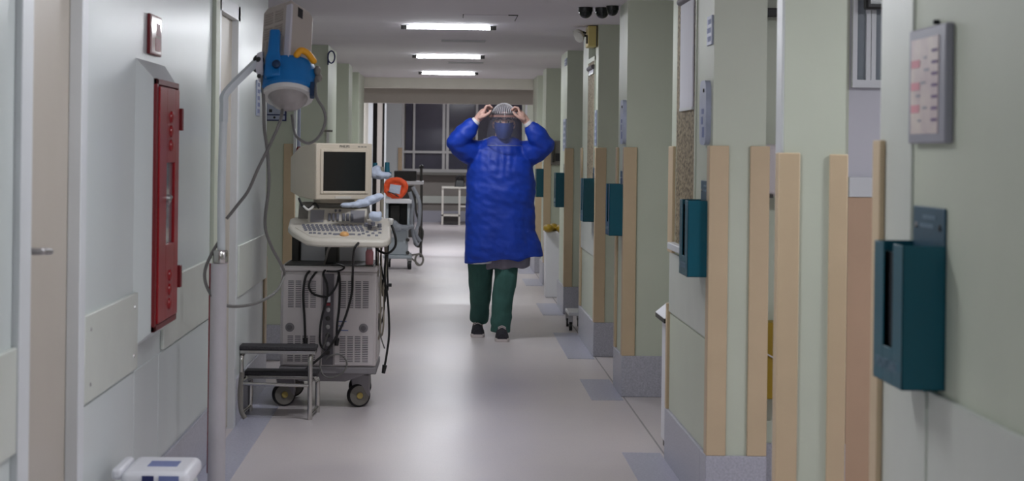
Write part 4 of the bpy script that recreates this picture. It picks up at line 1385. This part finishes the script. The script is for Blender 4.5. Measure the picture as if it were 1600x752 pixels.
fy = CY - .03
cable([P(560, 380, KY), P(553, 392, KY - .02), P(551, 430, fy - .02), P(549, 462, fy - .03), P(536, 505, fy - .03), P(514, 545, fy - .03), P(492, 566, fy - .04), P(470, 584, fy - .05)], .0065, 'black')
cable([P(488, 420, fy + .05), P(478, 432, fy), P(474, 460, fy), P(476, 500, fy), P(477, 530, fy)], .0065, 'black', plug=.035)
cable([P(500, 418, fy + .05), P(484, 440, fy - .005), P(486, 456, fy - .005), P(500, 463, fy - .005), P(514, 462, fy - .005), P(526, 445, fy), P(530, 420, fy + .04)], .006, 'black')
cable([P(512, 419, fy + .05), P(505, 428, fy), P(511, 445, fy - .01), P(511, 465, fy - .01), P(502, 500, fy - .01), P(500, 535, fy), P(508, 548, fy)], .006, 'black')
cable([P(528, 420, fy + .05), P(531, 440, fy), P(530, 480, fy), P(527, 505, fy), P(526, 530, fy)], .0065, 'black', plug=.035)
cable([P(516, 417, fy + .06), P(524, 412, fy + .02), P(538, 418, fy + .02), P(528, 424, fy), P(510, 424, fy)], .005, 'black')
cable([P(443, 421, fy + .1), P(455, 420, fy + .1), P(470, 418, fy + .1), P(495, 416, fy + .1), P(520, 420, fy + .1)], .006, 'black')
cable([P(450, 424, fy + .08), P(466, 421, fy + .08), P(482, 423, fy + .08), P(505, 420, fy + .08)], .006, 'cable_grey')
cable([P(520, 380, KY + .02), P(513, 390, KY + .05), P(509, 405, fy + .05), P(505, 418, fy + .05)], .006, 'mid_grey')
cable([P(509, 562, fy), P(520, 555, fy - .02), P(534, 555, fy - .02), P(542, 568, fy - .02), P(536, 582, fy - .02), P(520, 590, fy - .02), P(506, 587, fy - .02), P(500, 570, fy - .01), P(505, 545, fy), P(513, 520, fy)], .0045, 'cable_grey')
cable([P(612, 352, CY - .08), P(618, 372, CY - .1), P(617, 386, CY - .1), P(606, 396, CY - .08), P(592, 392, CY), P(586, 384, CY + .02)], .0065, 'black')
sx = CY + .12
for k in range(7):
    x_ = 588 + k * 3.2
    bot = random.uniform(440, 520)
    cable([P(x_, 378, sx), P(x_ + random.uniform(-3, 3), 410, sx + .02), P(x_ + random.uniform(-4, 4), 450, sx), P(x_ + random.uniform(-5, 3), bot, sx),
           P(x_ - 6, bot + 14, sx + .02), P(x_ - 9, bot - 20, sx + .03)], .0048, 'cable_tan' if k % 3 else 'black')
cable([P(597, 480, sx), P(592, 510, sx), P(596, 530, sx), P(601, 545, sx)], .0035, 'cable_grey')
cable([P(604, 395, sx), P(601, 430, sx), P(606, 470, sx - .02), P(608, 520, sx - .02), P(604, 555, sx - .02), P(601, 572, sx - .02)], .006, 'black', plug=.04)
MB().box(X(606, sx, 440) , X(612, sx, 440), sx - .02, sx + .01, Z(448, sx, 608), Z(443, sx, 608)).build('clip', M['black'], t)
cable([P(467, 310, KY + .2), P(474, 324, KY + .17), P(484, 325, KY + .16), P(492, 318, KY + .18), P(498, 325, KY + .16)], .006, 'black')
cable([P(474, 322, KY + .16), P(482, 328, KY + .15), P(490, 322, KY + .16)], .006, 'lamp_white')

# towels lying on the cart
def towel(name, label, blobs, vox=.007):
    m_ = MB()
    for (px, py, d_, rx, rz) in blobs:
        m_.ell(P(px, py, d_), (rx, .04, rz), 12, 8)
    o = fuse(m_, name, M['towel'], None, vox, 3, lambda c: .006 * noise.noise(c * 38))
    return tag(o, label, 'towel')


towel('towel', 'bluish white towel lying across the scanner console under the monitor', [(543, 321, KY + .15, .04, .012), (556, 320, KY + .15, .04, .016), (569, 317, KY + .15, .04, .022), (581, 312, KY + .15, .035, .022), (592, 308, KY + .15, .03, .018)])
towel('towel', 'bluish white cloth bundled on top of the probe pole', [(586, 270, CY + .03, .035, .032), (594, 274, CY + .03, .035, .022), (603, 274, CY + .03, .03, .018), (589, 264, CY + .03, .02, .018)])
towel('towel', 'crumpled white cloth stuffed between the control panel and probe rack', [(584, 338, KY + .12, .026, .026), (590, 340, KY + .12, .024, .024), (583, 338, KY + .12, .022, .018), (591, 336, KY + .12, .02, .02)])

# spray bottle
bp = P(577, 427, CY + .09)
t = thing('spray_bottle', 'small clear bottle with pink liquid and black cap on the scanner tray', 'bottle', (bp.x, CY + .09, bz1 + .036))
zb0 = bz1 + .0365
MB().lathe([(0, 0), (.02, 0), (.021, .01), (.021, .065), (.016, .075), (.015, .08)], (bp.x, CY + .09, zb0), (0, 0, 1), 18).build('body', M['pink_liquid'], t)
MB().lathe([(.016, 0), (.012, .015), (.009, .02)], (bp.x, CY + .09, zb0 + .08), (0, 0, 1), 16).build('neck', M['bottle_clear'], t)
MB().lathe([(.009, 0), (.009, .016), (.006, .022), (0, .022)], (bp.x, CY + .09, zb0 + .1), (0, 0, 1), 14).build('cap', M['black'], t)

# ================================================================== VENTILATOR CART
VD = 22.0
vx0, vx1 = X(602, VD, 380), X(641, VD, 380)
t = thing('ventilator_cart', 'pale blue grey ventilator cart behind the scanner with hoses hanging at its side', 'cart', ((vx0 + vx1) / 2, VD + .2, 0))
MB().box(vx0, vx1 - .03, VD, VD + .4, .16, Z(358, VD)).build('lower_body', M['vent_body'], t, bevel=.012)
for xa in (vx0, vx1 - .04):
    MB().box(xa, xa + .03, VD + .02, VD + .4, Z(358, VD), Z(318, VD)).build('side_post', M['vent_body'], t, bevel=.006)
MB().box(vx0 + .03, vx1 - .04, VD + .3, VD + .4, Z(358, VD), Z(318, VD)).build('bay', M['black'], t)
MB().box(vx0 + .05, vx0 + .16, VD + .05, VD + .3, Z(352, VD), Z(322, VD)).build('bay_unit', M['metal_dark'], t, bevel=.006)
MB().box(vx0 - .01, vx1 + .01, VD - .03, VD + .42, Z(319, VD), Z(313, VD)).build('tray', M['case_white'], t, bevel=.006)
m_ = MB()
for (px, py, rx, rz) in ((616, 352, .05, .06), (622, 356, .06, .05), (632, 356, .08, .035), (642, 354, .05, .025)):
    m_.ell(P(px, py, VD - .03), (rx, .07, rz))
fuse(m_, 'cover_bag', M['vinyl_bag'], t, .012, 2)
for py in (375, 395):
    q0 = P(637, py, VD)
    MB().lathe([(.022, 0), (.02, .02), (0, .022)], (q0.x, VD, q0.z), (0, -1, 0), 14).build('knob', M['dark_grey'], t)
MB().box(X(605, VD), X(617, VD), VD - .008, VD, Z(372, VD), Z(366, VD)).build('label', M['paper'], t)
for (px, dy) in ((604, .02), (640, .02), (606, .38), (638, .38)):
    xx = X(px, VD, 410)
    cs = MB().cyl((xx - .02, VD + dy, .05), (xx + .02, VD + dy, .05), .05, seg=18).build('castor', M['black'], t)
    MB().box(xx - .026, xx + .026, VD + dy - .02, VD + dy + .02, .08, .17).build('castor_fork', M['steel'], cs)
MB().box(vx0 - .02, vx1 + .02, VD - .02, VD + .4, .12, .16).build('base_plate', M['vent_body'], t, bevel=.01)
rg = P(655, 406, VD)
MB().tube([(rg.x + .045 * math.cos(a * math.pi / 9), VD + .02, rg.z + .065 * math.sin(a * math.pi / 9)) for a in range(18)], .012, 8, closed=True).tube([(vx1, VD + .02, rg.z + .05), (rg.x, VD + .02, rg.z + .065)], .01, 8).tube([(vx1, VD + .02, .14), (rg.x, VD + .02, rg.z - .06)], .01, 8).build('push_ring', M['mid_grey'], t)
for k, (pa, m2, r_) in enumerate((([(640, 300), (645, 320), (643, 345), (647, 372), (653, 384)], 'vinyl_bag', .022), ([(645, 292), (655, 315), (655, 345), (650, 365), (657, 378)], 'vinyl_bag', .022),
                                  ([(648, 295), (650, 330), (656, 352), (653, 380)], 'dark_grey', .012), ([(652, 350), (660, 362), (656, 384), (648, 380), (650, 362)], 'dark_grey', .016))):
    MB().tube(spline([P(a, b_, VD + .05 + .03 * k) for a, b_ in pa]), r_, 10).build('hose', M[m2], t)
# rear unit
RD = 24.5
t = thing('monitor_trolley', 'dark equipment trolley with flat pale top behind the ventilator cart', 'trolley', (X(640, RD), RD + .2, 0))
MB().box(X(612, RD), X(662, RD), RD, RD + .45, Z(289, RD), Z(284, RD)).build('top', M['case_white'], t, bevel=.006)
MB().box(X(616, RD), X(651, RD), RD + .06, RD + .36, Z(284, RD), Z(268, RD)).build('flat_unit', M['metal_dark'], t, bevel=.008)
for px in (615, 659):
    for dy in (.03, .42):
        MB().box(X(px, RD) - .015, X(px, RD) + .015, RD + dy - .015, RD + dy + .015, 0, Z(289, RD)).build('leg', M['dark_grey'], t)
MB().box(X(618, RD), X(648, RD), RD + .05, RD + .4, .25, Z(292, RD)).build('cabinet', M['dark_grey'], t, bevel=.006)
MB().tube([(X(658.5, RD), RD + .1, Z(284, RD)), (X(658.5, RD), RD + .1, Z(261, RD))], .018, 10).build('post', M['dark_grey'], t)
MB().ell(P(658.5, 261, RD + .1), .03).build('post_knob', M['black'], t)

# orange bag on the tray
oc = P(618, 294, VD + .1)
t = thing('orange_bag', 'bright orange bag with a pale panel on the ventilator tray', 'bag', (oc.x, VD + .1, Z(313, VD)))
m_ = MB()
n_ = 20
pts = []
for k in range(n_):
    a = 2 * math.pi * k / n_
    pts.append((oc.x + .115 * math.cos(a) * (1 + .12 * math.sin(a)), VD + .1, oc.z + .094 * math.sin(a)))
m_.tube(pts, .034, 10, closed=True)
m_.ell((oc.x, VD + .11, oc.z), (.11, .02, .09))
m_.ell((oc.x + .03, VD + .1, oc.z - .095), (.05, .05, .03))
fuse(m_, 'body', M['orange'], t, .01, 2, lambda c: .008 * noise.noise(c * 22))
MB().hexa([(oc.x - .075, VD + .065, oc.z - .045), (oc.x + .05, VD + .065, oc.z - .07), (oc.x + .05, VD + .1, oc.z - .07), (oc.x - .075, VD + .1, oc.z - .045)],
          [(oc.x - .06, VD + .065, oc.z + .045), (oc.x + .065, VD + .065, oc.z + .03), (oc.x + .065, VD + .1, oc.z + .03), (oc.x - .06, VD + .1, oc.z + .045)]).build('panel', M['towel'], t)
MB().tube(spline([(oc.x - .09, VD + .05, oc.z - .04), (oc.x - .02, VD + .045, oc.z - .065), (oc.x + .04, VD + .05, oc.z - .1)]), .007, 8).build('strap', M['black'], t)

# hall furniture
TD = 35.2
t = thing('side_table', 'pale metal frame table under the dark hall window', 'table', (X(707, TD), TD + .3, 0))
ta, tb = X(691, TD), X(720, TD)
ztop = Z(292, TD)
MB().box(ta, tb + .25, TD - .02, TD + .6, ztop - .03, ztop).build('top', M['lintel'], t)
for xa in (ta, tb - .03):
    for dy in (0, .55):
        MB().box(xa, xa + .035, TD + dy, TD + dy + .035, 0, ztop - .03).build('leg', M['lintel'], t)
MB().box(ta, tb, TD, TD + .58, .16, .19).build('shelf', M['lintel'], t)
MB().box(tb, tb + .25, TD, TD + .03, .33, .36).build('rail', M['lintel'], t)
MB().box(ta + .03, tb - .03, TD + .05, TD + .5, .02, .16).build('drawer_box', M['dark_grey'], t)
MB().box(tb + .2, tb + .235, TD, TD + .035, 0, ztop - .03).build('leg', M['lintel'], t)
q0 = P(716, 291, TD + .2)
t = thing('desk_telephone', 'black desk telephone on the side table below the hall window', 'telephone', (q0.x, TD + .2, ztop))
MB().hexa([(q0.x - .07, TD + .1, ztop), (q0.x + .12, TD + .1, ztop), (q0.x + .12, TD + .3, ztop), (q0.x - .07, TD + .3, ztop)],
          [(q0.x - .04, TD + .14, ztop + .12), (q0.x + .1, TD + .14, ztop + .12), (q0.x + .1, TD + .28, ztop + .16), (q0.x - .04, TD + .28, ztop + .16)]).build('body', M['black'], t, bevel=.01)
MB().tube(spline([(q0.x - .05, TD + .13, ztop + .15), (q0.x + .03, TD + .13, ztop + .2), (q0.x + .11, TD + .13, ztop + .15)]), .022, 10).build('handset', M['black'], t)

# ================================================================== THE PERSON
PX, PY = .385, 14.05
per = thing('person', 'person in blue gown, mask and clear visor walking with both hands raised to the head', 'person', (PX, PY, 0))


def L(x, y, z): return Vector((PX + x, PY + y, z))


# joints (x to the picture's right side, y away from the camera)
sh_l, el_l, wr_l = L(-.185, .0, 1.385), L(-.328, -.12, 1.425), L(-.185, -.14, 1.585)
sh_r, el_r, wr_r = L(.185, .0, 1.385), L(.318, -.12, 1.415), L(.19, -.14, 1.575)
hipl, knl, anl = L(-.085, .02, .86), L(-.14, .02, .47), L(-.145, .22, .10)
hipr, knr, anr = L(.065, .02, .86), L(.05, -.08, .47), L(.018, -.10, .085)
b = MB()
HC = L(.02, -.045, 1.575)
b.ell(HC, (.074, .094, .108), 20, 14)                                   # skull
b.ell(HC + Vector((0, -.035, -.062)), (.056, .058, .062), 16, 12)       # jaw
b.ell(HC + Vector((0, -.092, -.012)), (.013, .022, .024), 10, 8)        # nose
b.ell(HC + Vector((0, -.082, .032)), (.05, .02, .014), 12, 8)           # brow
for s in (-1, 1):
    b.ell(HC + Vector((s * .075, .0, -.012)), (.010, .018, .03), 10, 8)  # ears
b.tube([L(.01, .0, 1.38), L(.015, -.02, 1.50)], [.062, .055], 16, round_caps=True)
# trunk
b.tube([L(0, .0, 1.36), L(0, .01, 1.22), L(0, .01, 1.05), L(-.005, .01, .90)], [.115, .135, .125, .145], 20, round_caps=True)
b.tube([sh_l + Vector((0, 0, -.02)), L(0, .0, 1.37), sh_r + Vector((0, 0, -.02))], [.055, .075, .055], 16, round_caps=True)
for (s_, e_, w_) in ((sh_l, el_l, wr_l), (sh_r, el_r, wr_r)):
    b.tube([s_, s_.lerp(e_, .5), e_], [.055, .05, .04], 14, round_caps=True)
    b.tube([e_, e_.lerp(w_, .35), w_], [.04, .041, .026], 14, round_caps=True)
for (h_, k_, a_) in ((hipl, knl, anl), (hipr, knr, anr)):
    b.tube([h_, h_.lerp(k_, .5), k_], [.085, .075, .056], 16, round_caps=True)
    b.tube([k_, k_.lerp(a_, .3), a_], [.055, .054, .036], 14, round_caps=True)
b.tube([anl, L(-.15, .15, .045), L(-.155, .07, .035)], [.036, .04, .034], 12, round_caps=True)
b.tube([anr, L(.02, -.17, .045), L(.022, -.26, .035)], [.036, .04, .034], 12, round_caps=True)


def hand(w_, s):
    """s = -1 for the hand at the picture's left; fingers arch up and in to the visor strap"""
    kn = [w_ + Vector((-s * .060 + i * s * .003, -.030 + i * .022, .072 - i * .004)) for i in range(4)]
    b.tube([w_, w_ + Vector((-s * .03, .0, .035)), w_ + Vector((-s * .052, .004, .062))], [.026, .031, .030], 14, round_caps=True, flat=.8)
    b.ell(w_ + Vector((-s * .042, .0, .05)), (.026, .04, .034), 14, 10)
    ln = (1.0, 1.1, 1.02, .82)
    for i, p0 in enumerate(kn):
        k = ln[i]
        p1 = p0 + Vector((-s * .012, -.004, .036)) * k
        p2 = p1 + Vector((-s * .026, -.002, .006)) * k
        p3 = p2 + Vector((-s * .018, .0, -.018)) * k
        b.tube([p0 - Vector((-s * .01, 0, .012)), p0, p1, p2, p3], [.011, .0105, .0095, .0088, .0078], 10, round_caps=True)
    t0 = w_ + Vector((-s * .028, -.030, .025))
    t1 = t0 + Vector((-s * .034, -.014, .012))
    t2 = t1 + Vector((-s * .03, -.004, .020))
    t3 = t2 + Vector((-s * .014, .002, .018))
    b.tube([t0, t1, t2, t3], [.0135, .0125, .0105, .0088], 10, round_caps=True)


hand(wr_l, -1)
hand(wr_r, 1)
body = fuse(b, 'body', M['skin'], per, .005, 3)

# eyes, brows
for s in (-1, 1):
    e = MB().ell(HC + Vector((s * .030, -.088, .006)), (.0125, .0125, .0095), 14, 10).build('eye', M['eye'], per)
    MB().ell(HC + Vector((s * .030, -.0985, .006)), (.006, .004, .006), 10, 8).build('iris', M['iris'], e)
    MB().tube(spline([HC + Vector((s * .014, -.100, .026)), HC + Vector((s * .032, -.100, .031)), HC + Vector((s * .052, -.086, .024))]), .005, 8).build('eyebrow', M['hair'], per)
# hair and hair net
fuse(MB().ell(HC + Vector((0, .014, .03)), (.081, .092, .092), 18, 12), 'hair', M['hair'], per, .008, 1, lambda c: .003 * noise.noise(c * 90))
cp = MB()
rings = []
for i in range(10):
    th = math.radians(4 + i * 10.0)
    ring = []
    for k in range(48):
        ph = 2 * math.pi * k / 48
        pl_ = 1 + (.035 if k % 2 else 0) * min(1, i / 4)
        ring.append(HC + Vector((.094 * math.sin(th) * math.cos(ph) * pl_, .012 + .108 * math.sin(th) * math.sin(ph) * pl_, .028 + .112 * math.cos(th))))
    rings.append(ring)
cp.loft(rings, cap=False)
cp.bm.faces.new([v for v in list(cp.bm.verts)[:48]][::-1])
cp.build('hair_net', M['cap'], per)
MB().tube([HC + Vector((.0935 * math.cos(2 * math.pi * k / 32), .012 + .108 * math.sin(2 * math.pi * k / 32), .03 + (.012 if math.sin(2 * math.pi * k / 32) < 0 else -.01) * abs(math.sin(2 * math.pi * k / 32)))) for k in range(32)], .004, 6, closed=True).build('hair_net_elastic', M['coat'], per)
pl_m = MB()
for k in range(15):
    a = math.radians(-75 + k * 150 / 14)
    pl_m.tube([HC + Vector((.099 * math.sin(th) * math.sin(a), .010 - .113 * math.sin(th) * math.cos(a), .028 + .117 * math.cos(th))) for th in [math.radians(8 + 10 * j) for j in range(9)]], .0022, 5)
pl_m.build('hair_net_pleats', M['paper'], per)
# mask
mk = MB()
rings = []
for i in range(9):
    v = i / 8
    z = -.004 - v * .112
    ring = []
    for k in range(13):
        a = math.radians(-78 + 156 * k / 12)
        wd = .071 - .018 * max(0, v - .45) * 2
        pr = .108 + .028 * math.sin(math.pi * min(1, .18 + v * .75)) * math.cos(a) ** 2
        ring.append(HC + Vector((wd * math.sin(a), -.012 - (pr - .012) * math.cos(a), z + .014 * (1 - math.cos(a)))))
    rings.append(ring)
outer = [[mk.bm.verts.new(p) for p in r] for r in rings]
inner = [[mk.bm.verts.new(p + Vector((0, .008, 0))) for p in r] for r in rings]
for G in (outer, inner):
    for A, B_ in zip(G, G[1:]):
        for k in range(12):
            mk.bm.faces.new((A[k], A[k + 1], B_[k + 1], B_[k]))
for r in (0, 8):
    for k in range(12):
        mk.bm.faces.new((outer[r][k], outer[r][k + 1], inner[r][k + 1], inner[r][k]))
mk.build('mask', M['mask'], per)
for s in (-1, 1):
    MB().tube(spline([HC + Vector((s * .066, -.03, -.03)), HC + Vector((s * .078, -.01, -.006)), HC + Vector((s * .082, .012, .012))]), .003, 6).build('mask_loop', M['mask'], per)
# visor: foam band, strap and clear sheet
vis = MB()
arc = [math.radians(-86 + 172 * k / 24) for k in range(25)]
SCn = HC + Vector((.006, .0, 0))


def vp(a, z, r): return SCn + Vector((r * 1.0 * math.sin(a), -.012 - r * 1.12 * math.cos(a), z))


fo = MB()
fo.loft([[vp(a, .040, .098), vp(a, .062, .098), vp(a, .062, .118), vp(a, .040, .118)] for a in arc])
vband = fo.build('visor_band', M['strap'], per)
fo = MB()
fo.loft([[vp(a, .058, .1185), vp(a, .066, .1185), vp(a, .066, .122), vp(a, .058, .122)] for a in arc])
fo.build('visor_strap', M['dark_grey'], per)
fo = MB()
fo.loft([[vp(a, .064, .1225), vp(a, .064, .1237), vp(a, -.165, .1337), vp(a, -.165, .1325)] for a in arc])
fo.build('visor', M['shield'], per)
fo = MB()
fo.loft([[vp(a, -.168, .1322), vp(a, -.164, .1322), vp(a, -.164, .1342), vp(a, -.168, .1342)] for a in arc])
fo.build('visor_rim', M['vinyl_bag'], per)
MB().tube([vp(math.radians(-86), .055, .12), HC + Vector((-.085, .07, .05)), HC + Vector((0, .118, .05)), HC + Vector((.09, .07, .05)), vp(math.radians(86), .055, .12)], .004, 6).build('visor_strap', M['dark_grey'], per)

# gown
g = MB()


def oval(cx, hw_l, hw_r, hd, z, cy=.0, n=40, tilt=0.0):
    ring = []
    for k in range(n):
        a = 2 * math.pi * k / n
        ca, sa = math.cos(a), math.sin(a)
        e = 2 / 2.4
        xx = math.copysign(abs(ca) ** e, ca) * (hw_r if ca > 0 else hw_l)
        yy = math.copysign(abs(sa) ** e, sa) * hd
        ring.append(L(cx + xx, cy + yy, z + tilt * xx))
    return ring


gown_rings = [(.0, .262, .318, .19, .572, .10), (.0, .256, .296, .195, .68, .06), (.0, .252, .262, .19, .80, .0), (.0, .254, .252, .185, .95, .0),
              (.0, .252, .25, .18, 1.10, .0), (.0, .246, .246, .165, 1.22, .0), (.0, .235, .232, .15, 1.31, .0), (.0, .205, .20, .13, 1.385, .0), (.01, .165, .16, .11, 1.43, .0), (.012, .125, .12, .1, 1.462, .0), (.014, .085, .085, .085, 1.478, .0)]
g.loft([oval(c_, a_, b_, d_, z_, -.005, tilt=t_) for (c_, a_, b_, d_, z_, t_) in gown_rings])
for (s_, e_, w_, sx_) in ((sh_l, el_l, wr_l, -1), (sh_r, el_r, wr_r, 1)):
    g.tube([L(sx_ * .09, .0, 1.35), L(sx_ * .18, .0, 1.345), s_.lerp(e_, .5) + Vector((0, 0, -.03)), e_ + Vector((0, 0, .0))], [.105, .106, .092, .070], 20, round_caps=True)
    g.tube([e_ + Vector((0, 0, .0)), e_.lerp(w_, .4), e_.lerp(w_, .75), e_.lerp(w_, .96)], [.070, .074, .060, .042], 18)


def fold(c):
    x, y, z = c.x - PX, c.y - PY, c.z
    drape = max(0.0, min(1.0, (1.25 - z) / .6))
    f = .009 * drape * math.sin(x * 27 + 4.0 * noise.noise(Vector((x * 3, y * 3, z * 1.2))))
    gather = max(0.0, 1 - abs(z - 1.30) / .16) * max(0.0, 1 - abs(x) / .17)
    f += .0035 * gather * math.sin(x * 120 + 3 * noise.noise(Vector((x * 6, y, z * 4))))
    f += .009 * noise.noise(Vector((x * 6, y * 6, z * 8)))
    f += .006 * noise.noise(Vector((x * 18, y * 18, z * 26 + x * 8)))
    return f


fuse(g, 'gown', M['gown'], per, .0075, 3, fold)
# cuffs
for (e_, w_) in ((el_l, wr_l), (el_r, wr_r)):
    MB().tube([e_.lerp(w_, .93), e_.lerp(w_, 1.04)], [.036, .032], 16).build('cuff', M['paper'], per)
# coat hem under the gown
cm = MB()
cm.loft([oval(.045, .15, .185, .15, .515, -.0, tilt=.06), oval(.045, .16, .19, .155, .60, -.0), oval(.045, .16, .19, .155, .70, 0)])
fuse(cm, 'coat', M['coat'], per, .009, 2, lambda c: .007 * math.sin((c.x - PX) * 46))
cm = MB()
cm.loft([oval(-.13, .10, .095, .155, .548, -.01, tilt=.05), oval(-.13, .10, .09, .16, .62, -.01)])
fuse(cm, 'coat_lining', M['paper'], per, .009, 2)
# trousers
tr_ = MB()
tr_.tube([L(-.02, .01, .98), L(-.01, .01, .85)], [.15, .16], 20, round_caps=True)
tr_.tube([hipl, L(-.135, .0, .56), knl + Vector((0, 0, -.02)), L(-.135, .10, .28), L(-.138, .19, .11)], [.105, .097, .088, .078, .066], 20)
tr_.tube([hipr, L(.045, -.03, .56), knr + Vector((-.005, 0, -.02)), L(.022, -.10, .26), L(.012, -.11, .055)], [.105, .089, .084, .076, .074], 20)


def tfold(c):
    return .006 * noise.noise(Vector((c.x * 16, c.y * 10, c.z * 9))) + .004 * math.sin(c.z * 50 + 5 * noise.noise(c * 6)) * max(0, 1 - c.z / .45) + .005 * math.sin((c.x - PX) * 70 + noise.noise(c * 5) * 4) * min(1, c.z * 1.6)


fuse(tr_, 'trousers', M['scrub'], per, .008, 2, tfold)
# shoes
for (x, ya, yb, lift) in ((-.15, .02, .26, .0), (.02, -.30, -.05, .0)):
    up = MB()
    rings, sole = [], []
    for i in range(9):
        v = i / 8
        y = ya + (yb - ya) * v
        wd = (.034, .046, .050, .049, .045, .041, .041, .042, .036)[i]
        hh = (.035, .052, .062, .072, .085, .098, .10, .10, .09)[i]
        rings.append([L(x + wd * math.cos(a), y, .022 + hh * max(0, math.sin(a))) for a in [math.pi * k / 10 for k in range(11)]])
        sole.append((x, y, wd))
    up.loft(rings)
    so_ = up.build('shoe', M['shoe'], per)
    sl = MB()
    pl_ = [L(a + b2 + .003, y, 0) for (a, y, b2) in sole] + [L(a - b2 - .003, y, 0) for (a, y, b2) in sole[::-1]]
    sl.hexa(pl_, [p + Vector((0, 0, .026)) for p in pl_])
    sl.build('sole', M['sole'], so_, bevel=.004)
    for k in range(3):
        MB().tube(spline([L(x - .028, ya + .09 + k * .025, .085 + k * .008), L(x, ya + .086 + k * .025, .098 + k * .008), L(x + .028, ya + .09 + k * .025, .085 + k * .008)]), .0035, 6).build('lace', M['sole'], so_)
